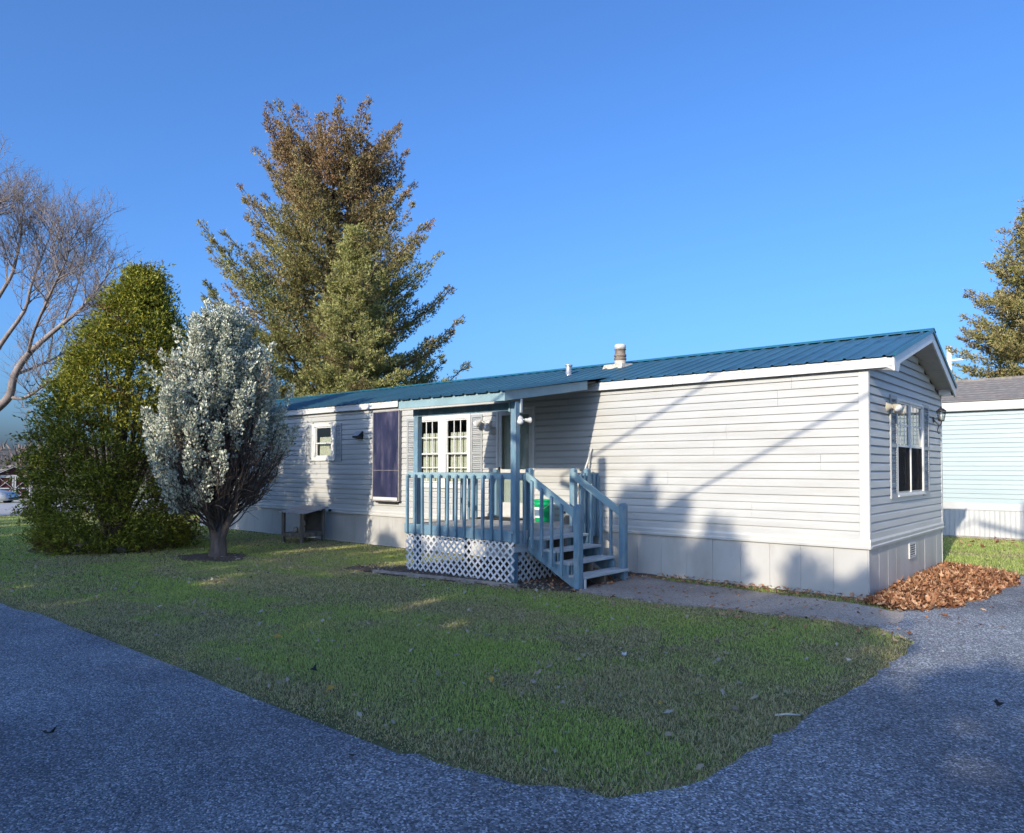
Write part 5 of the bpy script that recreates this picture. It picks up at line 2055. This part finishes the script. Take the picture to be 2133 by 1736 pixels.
# bare tree at the left edge
def bare_tree():
    rng = np.random.default_rng(9)
    dep = 22.0
    b0 = cam_pt(-120, 1075, dep)
    b0.z = ground_at(b0.x, b0.y)
    Bv = np.array(b0)

    def c(px, py, dd=0.0):
        return np.array(cam_pt(px, py, dep + dd)) - Bv
    limbs = []
    g = np.array([0, 0, 0.0])
    limbs.append(([g, c(-95, 960), c(-60, 890), c(0, 847), c(22, 825), c(28, 782), c(59, 735), c(129, 676), c(168, 645), c(205, 600, 0.5), c(235, 560, 0.8)],
                  [0.42, 0.36, 0.30, 0.22, 0.205, 0.19, 0.16, 0.11, 0.085, 0.05, 0.02]))
    limbs.append(([c(24, 828), c(45, 832), c(66, 822, -0.4), c(95, 800, -0.8), c(120, 790, -1)], [0.10, 0.09, 0.08, 0.05, 0.02]))
    limbs.append(([c(-60, 890), c(-50, 800), c(0, 719), c(55, 645), c(64, 594), c(85, 540, 0.4), c(110, 480, 0.6)], [0.28, 0.22, 0.12, 0.09, 0.075, 0.05, 0.015]))
    limbs.append(([c(-50, 800), c(-45, 690), c(0, 614), c(27, 571), c(40, 510), c(46, 460), c(48, 410)], [0.2, 0.16, 0.10, 0.085, 0.06, 0.04, 0.012]))
    limbs.append(([c(-45, 690), c(-70, 560), c(-50, 490, -1), c(-20, 440, -1.5), c(5, 415, -1.5)], [0.16, 0.12, 0.08, 0.05, 0.012]))
    limbs.append(([c(28, 782), c(60, 770, 1), c(120, 745, 2), c(180, 700, 2.6), c(240, 640, 3.0)], [0.10, 0.085, 0.06, 0.04, 0.015]))
    limbs.append(([c(-60, 890), c(-150, 820), c(-260, 700), c(-300, 560)], [0.25, 0.2, 0.12, 0.03]))
    limbs.append(([c(-50, 800), c(-120, 650, 2), c(-160, 500, 3), c(-150, 380, 3)], [0.2, 0.14, 0.08, 0.02]))
    limbs.append(([c(59, 735), c(70, 690, -1.2), c(110, 600, -2), c(140, 540, -2.2), c(150, 490, -2.2)], [0.09, 0.075, 0.055, 0.035, 0.012]))
    limbs.append(([c(129, 676), c(160, 600, 0.8), c(175, 540, 1.2), c(185, 480, 1.4)], [0.06, 0.045, 0.03, 0.012]))
    big = [(np.array(p), np.array(r) * 0.55) for p, r in limbs]
    mid = []
    fine = []

    def smooth(p, r):
        p = np.array(p)
        n = len(p)
        t = np.linspace(0, n - 1, (n - 1) * 3 + 1)
        q = np.stack([np.interp(t, np.arange(n), p[:, k]) for k in range(3)], 1)
        q[1:-1] = (q[:-2] + 2 * q[1:-1] + q[2:]) / 4
        return q, np.interp(t, np.arange(n), r)
    big = [smooth(p, r) for p, r in big]

    def sprout(path, rad, level):
        seg = np.linalg.norm(np.diff(path, axis=0), axis=1)
        tot = seg.sum()
        per = [0, 0.22, 0.13, 0.11][level]
        cnt = int(tot / per)
        for k in range(cnt):
            u = 0.22 + 0.78 * (k + rng.random()) / max(cnt, 1)
            idx = u * (len(path) - 1)
            i = min(int(idx), len(path) - 2)
            p0 = path[i] + (path[i + 1] - path[i]) * (idx - i)
            d = path[i + 1] - path[i]
            d = d / max(np.linalg.norm(d), 1e-6)
            pr = np.cross(d, rng.normal(0, 1, 3))
            pr /= max(np.linalg.norm(pr), 1e-6)
            nd = d * rng.uniform(0.4, 0.8) + pr * rng.uniform(0.5, 0.9) + np.array([0, 0, rng.uniform(0.1, 0.55)])
            nd /= np.linalg.norm(nd)
            ln = {1: rng.uniform(0.7, 1.7), 2: rng.uniform(0.4, 0.95), 3: rng.uniform(0.2, 0.5)}[level] * (1.15 - 0.5 * u)
            nn = 5 if level < 3 else 3
            s = np.linspace(0, 1, nn)
            bend = rng.normal(0, 0.12, 3)
            q = p0 + nd * (s * ln)[:, None] + (bend + np.array([0, 0, 0.14])) * (s ** 2 * ln)[:, None]
            q[1:] += rng.normal(0, 0.025 * ln, (nn - 1, 3))
            r0 = {1: 0.018, 2: 0.009, 3: 0.0055}[level]
            r = r0 * (1 - 0.75 * s)
            (mid if level == 1 else fine).append((q, r))
            if level < 3:
                sprout(q, r, level + 1)
    for p, r in big:
        # twigs sprout only from the slender outer part of each limb
        sel = np.where(r < 0.08)[0]
        if len(sel) > 3:
            sprout(p[sel[0]:], r[sel[0]:], 1)
    make_tree('bare_tree', 'large leafless tree reaching in from the left edge', 'tree', b0,
              [('trunk', big, 9), ('branch', mid, 5), ('twigs', fine, 3)], None, 'bark_grey', None)
    return len(fine)


bare_tree()


# ------------------------------------------------------------------ across the road, behind the viewpoint: conifer row and wires that shade the foreground
def shade_row():
    rng = np.random.default_rng(77)
    H = 9.3
    meshes = []
    for sd in (91, 92, 93):
        wood, br, P, D, size, B = spruce(sd, H, 1.75, lambda u: float(np.interp(u, [0.4, 0.55, 0.7, 0.85, 0.95, 1.0], [1.0, 1.0, 0.80, 0.45, 0.16, 0.04])), 26, 7,
                                         lambda u: 0.15 + 0.3 * u, 0.20, 0.13, lambda u, q, r: 0.0, zmin=0.42, gap=0.18)  # high, gappy crowns, shaped to let some sky and sun through
        V, F = sprigs(P, D, size, 3, 0.6, 0.2, rng)
        crown = tri_mesh('crown', V, F)
        crown.materials.append(MATS['hedge_leaf'])
        V, F = tube_np(wood, 6)
        trunk = tri_mesh('trunk', V, F)
        trunk.materials.append(MATS['bark_brown'])
        meshes.append((crown, trunk))
    tips = [(-32, 0.2), (-29.5, -0.1), (-27, 0.3), (-24.6, 0.0), (-22.4, 0.4), (-20.3, 0.6), (-18.4, 0.9), (-17.0, 1.0), (-15.8, 1.3), (-14.7, 1.5), (-13.6, 1.3), (-12.6, 0.8), (-11.6, 1.0), (-10.5, 0.6), (-9.2, 0.35), (-7.9, 0.3),
            (-6.4, -0.05), (-5.4, 0.15), (-4.5, 0.95), (-3.25, 1.62), (-2.75, 1.32), (-1.95, 0.92), (-0.72, 0.55), (-0.2, 0.45), (1.3, -1.0), (2.8, -0.9), (4.4, -0.7), (6.2, -0.6), (8.2, -0.4)]
    Yc = -22.0
    kx = -SUN_DIR.x / SUN_DIR.y
    kz = -SUN_DIR.z / SUN_DIR.y
    rows = [(x, z, Yc + rng.uniform(-0.3, 0.3)) for x, z in tips]
    rows += [(x + rng.uniform(-0.3, 0.3), -0.55 + rng.uniform(-0.3, 0.1), Yc - 2.6 + rng.uniform(-0.4, 0.4)) for x in np.arange(-32, 9.5, 5.2)]  # unseen filler trees, added behind the row to deepen its shade
    rows += [(x, -1.45 + rng.uniform(-0.2, 0.1), Yc - 2.2 + rng.uniform(-0.3, 0.3)) for x in np.arange(0.4, 9, 1.5)]  # lower unseen trees, added to stop sun leaking onto the driveway
    for i, (x, z, y) in enumerate(rows):
        hx = x - kx * y
        hz = z - kz * y - 0.05
        sc = hz / H
        t = thing('conifer', 'clear-stemmed conifer in the row across the road unseen behind the viewpoint, shading the foreground', 'conifer', (hx, y, ground_at(hx, y)), rng.uniform(0, 6.28), 'conifer row across the road', local=True)
        w = rng.uniform(0.75, 1.0) if y > -23.5 else 1.3
        crown, trunk = meshes[i % 3]
        link('crown', crown, None, t, None, None, (w, w, sc))
        link('trunk', trunk, None, t, None, None, (1, 1, sc))


shade_row()


def wires():
    S = np.array(SUN_DIR)

    def wall_line(p, q, s0, s1, e0, e1):
        p = np.array(p)
        q = np.array(q)
        a = p + (q - p) * e0
        b = p + (q - p) * e1
        return a + S * s0, b + S * s1
    # the wires' shadows cross the front wall on these lines
    for i, (p, q) in enumerate((((-1.78, 0, 2.99), (-4.06, 0, 1.80)), ((-0.03, 0, 2.48), (-2.38, 0, 1.23)))):
        a, b = wall_line(p, q, 9.0, 10.5, -1.25, 1.3)
        ends.append((a, b))
        mid_ = (a + b) / 2
        o = MB()
        o.tube([tuple(a), tuple(mid_), tuple(b)], 0.020, 6)
        o = o.build('overhead_wire', 'cable')
        tag(o, ['overhead service wire behind the viewpoint, shading the wall beside the porch roof', 'overhead service wire behind the viewpoint, shading the wall near the corner'][i], 'wire')


ends = []
wires()
for (x, y), zt, lab in (((ends[0][0][0] + ends[1][0][0]) / 2, (ends[0][0][1] + ends[1][0][1]) / 2), max(ends[0][0][2], ends[1][0][2]) + 0.4, 'wooden utility pole behind the viewpoint holding the wires'), \
        (((ends[0][1][0] + ends[1][1][0]) / 2, (ends[0][1][1] + ends[1][1][1]) / 2), max(ends[0][1][2], ends[1][1][2]) + 0.3, 'short wooden service pole at the low end of the wires'):
    t = thing('utility_pole', lab, 'utility pole', (x, y, 0))
    MB().tube([(x, y, 0), (x, y, zt)], [0.11, 0.08], 10).build('pole', 'pole_wood', t)
    q = [e[0] if zt > ends[0][1][2] + 0.31 and abs(e[0][0] - x) < abs(e[1][0] - x) else e[1] for e in ends]
    MB().beam(tuple(q[0] + np.array([0, 0, -0.08])), tuple(q[1] + np.array([0, 0, -0.08])), 0.08, 0.08).build('crossarm', 'pole_wood', t)

# pale pole far behind the gable
p = cam_pt(1977, 722, 42)
t = thing('utility_pole', 'pale distant utility pole just right of the gable peak', 'utility pole', (p.x, p.y, 0))
MB().tube([(p.x, p.y, 0), (p.x, p.y, p.z)], [0.17, 0.13], 10).build('pole', 'pole_pale', t)
MB().box(p.x - 0.7, p.x + 0.7, p.y - 0.05, p.y + 0.05, p.z - 0.85, p.z - 0.75).build('crossarm', 'pole_pale', t)

# ------------------------------------------------------------------ lawn grass
def grass(name, poly, regions, label, seed, dry_bias=0.0, edge_dry=0.35, holes=True, hscale=1.0):
    rng = np.random.default_rng(seed)
    VV = []
    FF = []
    AA = []
    base = 0
    cx0, cy0 = CAM_LOC.x, CAM_LOC.y
    for (x0, x1, y0, y1, dens, hgt_, wid, two) in regions:
        n = int((x1 - x0) * (y1 - y0) * dens)
        x = rng.uniform(x0, x1, n)
        y = rng.uniform(y0, y1, n)
        jx = x + (fbm(x, y, 3.0, 71) - 0.5) * 0.30 + rng.normal(0, 0.04, n)
        jy = y + (fbm(x, y, 3.0, 81) - 0.5) * 0.30 + rng.normal(0, 0.04, n)
        ok = inside(poly, jx, jy)
        # only where the view cone can see
        dx, dy = x - cx0, y - cy0
        dep = dx * fw.x + dy * fw.y
        lat = dx * rt.x + dy * rt.y
        ok &= (dep > 0.5) & (np.abs(lat) < dep * 0.80 + 1.5)
        if holes:
            ok &= np.hypot((x + 10.0) / 0.62, (y + 3.3) / 0.5) > 1 + rng.normal(0, 0.12, n)
            ok &= np.hypot((x + 13.15) / 1.3, (y + 3.95) / 1.3) > 1
        x, y = x[ok], y[ok]
        n = len(x)
        if n == 0:
            continue
        ed = edge_dist(poly, x, y)
        pt_ = fbm(x * 0.6, y * 1.5, 0.75, 7)
        dry = pt_ * 1.0 + fbm(x, y, 2.6, 17) * 0.55
        dry = np.clip((dry - 0.74) * 4.2 + dry_bias, 0, 1)
        tone = np.clip((fbm(x * 0.7, y * 1.3, 0.9, 47) - 0.3) * 1.6, 0, 1)
        dry = np.clip(dry + np.clip(1.25 - ed / edge_dry, 0, 1) * 0.85, 0, 1)
        dry = np.where(rng.random(n) < dry * 0.92 + 0.04, rng.uniform(0.6, 1, n), rng.uniform(0, 0.2, n) + 0.40 * tone)
        hh = hgt_ * hscale * rng.uniform(0.5, 1.25, n) * (0.55 + 0.5 * fbm(x, y, 1.7, 27) + 1.1 * np.clip(fbm(x, y, 6.5, 37) - 0.52, 0, 1)) * np.clip(0.45 + ed / 0.25, 0.45, 1)
        tilt = np.where(dry > 0.5, rng.uniform(0.4, 1.3, n), rng.uniform(0.1, 0.75, n))
        az = rng.uniform(0, 2 * pi, n)
        z = hgt(x, y)
        P = np.stack([x, y, z - 0.003], 1)
        lean = np.stack([np.cos(az), np.sin(az), np.zeros(n)], 1)
        a2 = az + pi / 2 + rng.normal(0, 0.5, n)
        sd = np.stack([np.cos(a2), np.sin(a2), np.zeros(n)], 1) * (wid * rng.uniform(0.7, 1.3, n))[:, None]
        up_ = np.array([0, 0, 1.0])
        mid_ = P + lean * (tilt * hh * 0.35)[:, None] + up_ * (hh * 0.62)[:, None]
        tip = P + lean * (tilt * hh)[:, None] + up_ * (hh * np.clip(1.05 - 0.35 * tilt, 0.3, 1))[:, None]
        if two:
            V = np.stack([P - sd, P + sd, mid_ + sd * 0.7, mid_ - sd * 0.7, tip], 1)
            i = base + np.arange(n) * 5
            FF += [np.stack([i, i + 1, i + 2], 1), np.stack([i, i + 2, i + 3], 1), np.stack([i + 3, i + 2, i + 4], 1)]
            k = 5
        else:
            V = np.stack([P - sd, P + sd, tip], 1)
            i = base + np.arange(n) * 3
            FF.append(np.stack([i, i + 1, i + 2], 1))
            k = 3
        VV.append(V.reshape(-1, 3))
        AA.append(np.repeat(dry, k))
        base += n * k
    V = np.concatenate(VV)
    me = tri_mesh(name, V, np.concatenate(FF), {'dry': np.concatenate(AA)})
    o = link(name, me, 'grass_blade')
    tag(o, label, 'grass', kind='stuff')
    return len(V)


grass('grass', LAWN,
      [(-3.2, 1.2, -7.2, -4.6, 7400, 0.042, 0.0031, True),
       (-7.5, -3.2, -7.3, -4.6, 5200, 0.045, 0.0036, False),
       (-4.0, 1.2, -4.6, -1.5, 5200, 0.045, 0.0036, False),
       (-9.0, -4.0, -4.6, -1.0, 3000, 0.048, 0.0050, False),
       (-14.0, -7.5, -7.4, -4.6, 2200, 0.050, 0.0060, False),
       (-14.0, -6.2, -4.6, -0.05, 2200, 0.050, 0.0060, False),
       (-32.0, -14.0, -7.4, 3.0, 520, 0.065, 0.013, False)],
      'short autumn lawn between the road and the home', 5, 0.0, 0.45, True, 0.72)
grass('grass', STRIP, [(-2.8, 0.6, -0.85, 0.0, 3000, 0.045, 0.004, False)], 'thin dry grass strip along the foot of the skirting', 6, 0.45, 0.12, False, 0.8)
grass('grass', BACK, [(-2.5, 6.0, 3.6, 10.25, 1500, 0.055, 0.007, False)], 'sunlit green lawn before the teal home', 8, -0.25, 0.4, False)


# ------------------------------------------------------------------ fallen leaves
def leaf_cloud(P, size, rng, tiltmax, curl=0.35):
    """Lobed, curled leaves: ten-point outline fanned round a raised midrib."""
    n = len(P)
    k = 10
    ang = np.linspace(0, 2 * pi, k, endpoint=False)
    rad = np.array([1.0, 0.55, 0.80, 0.42, 0.66, 0.50, 0.66, 0.42, 0.80, 0.55])
    ox = rad * np.cos(ang)
    oy = rad * np.sin(ang) * 0.72
    az = rng.uniform(0, 2 * pi, n)
    tx = rng.uniform(-tiltmax, tiltmax, n)
    ty = rng.uniform(-tiltmax, tiltmax, n)
    cu = rng.uniform(-curl, curl * 1.6, n)
    cv = rng.uniform(-curl, curl * 1.6, n)
    lx = np.concatenate([[0], ox])[None, :] * size[:, None]
    ly = np.concatenate([[0], oy])[None, :] * size[:, None]
    lz = (cu[:, None] * (lx ** 2) + cv[:, None] * (ly ** 2) * 1.6) / size[:, None]
    lz = lz + lx * tx[:, None] + ly * ty[:, None]
    c, s = np.cos(az)[:, None], np.sin(az)[:, None]
    V = np.stack([P[:, 0:1] + lx * c - ly * s, P[:, 1:2] + lx * s + ly * c, P[:, 2:3] + lz], 2)
    i = (np.arange(n) * (k + 1))[:, None]
    j = np.arange(k)[None, :]
    F = np.stack([np.broadcast_to(i, (n, k)), i + 1 + j, i + 1 + (j + 1) % k], 2).reshape(-1, 3)
    return V.reshape(-1, 3), F


def leaves():
    rng = np.random.default_rng(15)
    # leaf pile along the gable end
    PILE = [(0.02, -0.35), (0.55, -0.72), (0.95, 0.05), (1.15, 1.4), (1.25, 2.6), (1.15, 3.4), (0.6, 4.0), (0.03, 4.15)]
    n = 10000
    x = rng.uniform(0.0, 1.5, n)
    y = rng.uniform(-0.9, 4.4, n)
    jx = x + (fbm(x, y, 2.0, 3) - 0.5) * 0.35
    ok = inside(PILE, jx, y)
    x, y = x[ok], y[ok]
    e = edge_dist(PILE, x, y)
    hz = 0.02 + 0.055 * np.clip(e / 0.35, 0, 1) * (0.5 + fbm(x, y, 1.6, 9)) + rng.uniform(-0.02, 0.03, len(x))
    P = np.stack([x, y, hz], 1)
    V, F = leaf_cloud(P, rng.uniform(0.022, 0.06, len(x)), rng, 0.7, 0.7)
    tag(link('leaf_pile', tri_mesh('leaf_pile', V, F), 'dead_leaf'), 'heap of brown fallen leaves along the gable end', 'leaf pile', kind='stuff')
    # mound under the leaves
    gx, gy = np.meshgrid(np.linspace(0.03, 1.2, 22), np.linspace(-0.7, 4.1, 60), indexing='ij')
    gz = 0.055 * np.clip(edge_dist(PILE, gx.ravel(), gy.ravel()) / 0.35, 0, 1) * (0.5 + fbm(gx.ravel(), gy.ravel(), 1.6, 9))
    gz = np.where(inside(PILE, gx.ravel(), gy.ravel()), gz, -0.03) - 0.004
    V = np.stack([gx.ravel(), gy.ravel(), gz], 1)
    F = []
    for i in range(21):
        for j in range(59):
            a = i * 60 + j
            F += [(a, a + 60, a + 61), (a, a + 61, a + 1)]
    tag(link('leaf_litter', tri_mesh('leaf_litter', V, F, smooth=True), 'mulch'), kind='structure')
    # loose leaves over lawn, path, bed and drive
    def scatter(name, label, x0, x1, y0, y1, n, poly, s0, s1, z, mat, tilt=0.5):
        x = rng.uniform(x0, x1, n)
        y = rng.uniform(y0, y1, n)
        if poly:
            ok = inside(poly, x, y)
            x, y = x[ok], y[ok]
        P = np.stack([x, y, hgt(x, y) + z], 1)
        V, F = leaf_cloud(P, rng.uniform(s0, s1, len(x)), rng, tilt)
        tag(link(name, tri_mesh(name, V, F), mat), label, 'leaves', kind='stuff')
    scatter('scattered_leaves', 'small pale leaves strewn over the front lawn', -14, 1, -7, -0.3, 1700, LAWN, 0.014, 0.045, 0.036, 'lawn_leaf')
    scatter('scattered_leaves', 'brown leaves caught on the grass beside the path', -2.4, 1.0, -2.4, -1.75, 70, LAWN, 0.022, 0.048, 0.045, 'dead_leaf')
    scatter('scattered_leaves', 'brown leaves lying along the gravel path', -2.9, 1.1, -1.95, -0.4, 190, None, 0.014, 0.04, 0.025, 'dead_leaf')
    scatter('scattered_leaves', 'brown leaves along the foot of the front skirting', -2.9, 0.3, -0.5, -0.03, 420, None, 0.02, 0.045, 0.04, 'dead_leaf')
    scatter('scattered_leaves', 'orange-brown leaves blown onto the driveway near the pile', 0.7, 2.6, -1.2, 3.6, 70, None, 0.025, 0.055, 0.03, 'dead_leaf')
    scatter('scattered_leaves', 'dark leaves and chips in the bed round the porch', -7.0, -3.1, -2.6, -1.9, 420, None, 0.015, 0.04, 0.035, 'lawn_leaf', 0.8)
    scatter('scattered_leaves', 'dry leaves under the porch steps', -3.9, -2.9, -2.1, -0.1, 160, None, 0.02, 0.05, 0.035, 'dead_leaf', 0.8)
    scatter('scattered_leaves', 'pale brown leaves on the sunlit neighbouring lawn', -1, 3, 7.0, 10.1, 160, None, 0.03, 0.07, 0.05, 'dead_leaf')
    scatter('scattered_leaves', 'pale leaves in the shade under the arborvitae', -13.6, -10.6, -6.1, -3.5, 90, None, 0.02, 0.05, 0.04, 'lawn_leaf')


leaves()

def loose_stones():
    rng = np.random.default_rng(61)
    n = 5200
    x = rng.uniform(-9.5, 3.2, n)
    y = rng.uniform(-8.2, 1.5, n)
    e = edge_dist(LAWN, x, y)
    ok = ~inside(LAWN, x, y) & (rng.random(n) < np.clip(0.9 - e / 0.28, 0.035, 1)) & ~((y > -0.6) & (x < 0.9)) & ~((x < -3.0) & (y > -2.8))
    x, y = x[ok], y[ok]
    n = len(x)
    s_ = rng.uniform(0.004, 0.013, n) * np.where(rng.random(n) < 0.05, 1.8, 1)
    base = np.array([[1, 0, 0], [0.3, 0.9, 0], [-0.8, 0.6, 0], [-0.8, -0.6, 0], [0.3, -0.9, 0], [0.1, 0.1, 0.75], [-0.2, 0.05, -0.3]])
    V = base[None] * rng.uniform(0.7, 1.2, (n, 7, 1)) * s_[:, None, None]
    V = V + np.stack([x, y, hgt(x, y) + 0.014], 1)[:, None, :]
    f = np.array([[0, 1, 5], [1, 2, 5], [2, 3, 5], [3, 4, 5], [4, 0, 5], [1, 0, 6], [2, 1, 6], [3, 2, 6], [4, 3, 6], [0, 4, 6]])
    F = (np.arange(n) * 7)[:, None, None] + f[None]
    tag(link('loose_stones', tri_mesh('loose_stones', V.reshape(-1, 3), F.reshape(-1, 3)), 'chip_stone'), 'loose stone chips along the edges of road and driveway', 'gravel', kind='stuff')


foliage('chip_stone', [(0.0, (0.12, 0.12, 0.125)), (0.6, (0.30, 0.30, 0.31)), (1.0, (0.55, 0.55, 0.55))], 0.0, 0.85)
loose_stones()

# single leaves and bits that stand out on the lawn and road
from mathutils.noise import random as _r  # noqa
SINGLE = [
    (580, 1326, 0.055, 'leaf_yellow', 'dull yellow leaf on the lawn left of the white pebble-like leaf'),
    (693, 1337, 0.035, 'leaf_white', 'small white leaf on the lawn, left of centre'),
    (652, 1397, 0.060, 'leaf_dark', 'black curled leaf on the lawn near the road'),
    (690, 1431, 0.050, 'leaf_yellow', 'yellow leaf lying near the road below the black curled leaf'),
    (741, 1447, 0.040, 'leaf_tan', 'tan leaf just right of the yellow one near the road edge'),
    (1023, 1413, 0.048, 'leaf_yellow', 'bright yellow leaf alone in the middle of the front lawn'),
    (1208, 1420, 0.030, 'leaf_orange', 'small orange leaf between the bright yellow and the tan curled leaf'),
    (1300, 1366, 0.052, 'leaf_white', 'large white leaf on the lawn below the porch steps'),
    (1412, 1415, 0.045, 'leaf_tan', 'tan curled leaf right of centre on the front lawn'),
    (1375, 1463, 0.040, 'leaf_yellow', 'narrow yellow leaf below the tan curled leaf'),
    (1743, 1377, 0.030, 'leaf_orange', 'small upright orange leaf on the right of the lawn'),
    (1770, 1376, 0.040, 'leaf_white', 'pale grey leaf beside the small upright orange leaf'),
    (1925, 1345, 0.030, 'leaf_white', 'whitish leaf at the lawn corner by the driveway'),
    (1878, 1393, 0.035, 'leaf_white', 'pale leaf lying on the driveway edge'),
    (100, 1520, 0.060, 'leaf_dark', 'dark brown leaf on the road at the far left'),
    (2080, 1460, 0.050, 'leaf_dark', 'dark leaf on the driveway at the right edge'),
    (733, 1566, 0.045, 'leaf_dark', 'dark leaf fragment on the road near the grass'),
    (1610, 1311, 0.055, 'leaf_orange', 'brown leaf on the grass at the path edge'),
]
for i, (px, py, s, mt, lab) in enumerate(SINGLE):
    d = cam_pt(px, py, 1.0) - CAM_LOC
    q = CAM_LOC + d * ((0.045 - CAM_LOC.z) / d.z)
    onroad = mt == 'leaf_dark' and px != 652 or px > 1800
    rng = np.random.default_rng(200 + i)
    V, F = leaf_cloud(np.array([[0.0, 0.0, 0.0]]), np.array([s]), rng, 0.35, 0.7)
    o = link('fallen_leaf', tri_mesh('fallen_leaf', V, F), mt, None, (q.x, q.y, float(hgt(q.x, q.y)) + (0.022 if onroad else 0.05)))
    tag(o, lab, 'leaf', 'single fallen leaves')
d = cam_pt(1640, 1492, 1.0) - CAM_LOC
q = CAM_LOC + d * ((0.045 - CAM_LOC.z) / d.z)
o = MB().tube([(q.x - 0.06, q.y - 0.05, 0.05), (q.x, q.y, 0.058), (q.x + 0.06, q.y + 0.06, 0.05)], [0.006, 0.008, 0.004], 6).build('twig', 'twig_pale')
tag(o, 'pale bare twig on the lawn towards the driveway', 'twig')
for (px, py, lab) in ((170, 1137, 'left of the two pale rocks under the arborvitae'), (262, 1140, 'right of the two pale rocks under the arborvitae')):
    d = cam_pt(px, py + 8, 1.0) - CAM_LOC
    q = CAM_LOC + d * (-CAM_LOC.z / d.z)
    m = MB()
    m.lathe((q.x, q.y, -0.03), [(0.13, 0), (0.17, 0.07), (0.13, 0.14), (0.06, 0.18)], 9, (0.1, 0.05, 1))
    o = m.build('rock', 'stone')
    tag(o, lab, 'rock', 'rocks under the arborvitae')
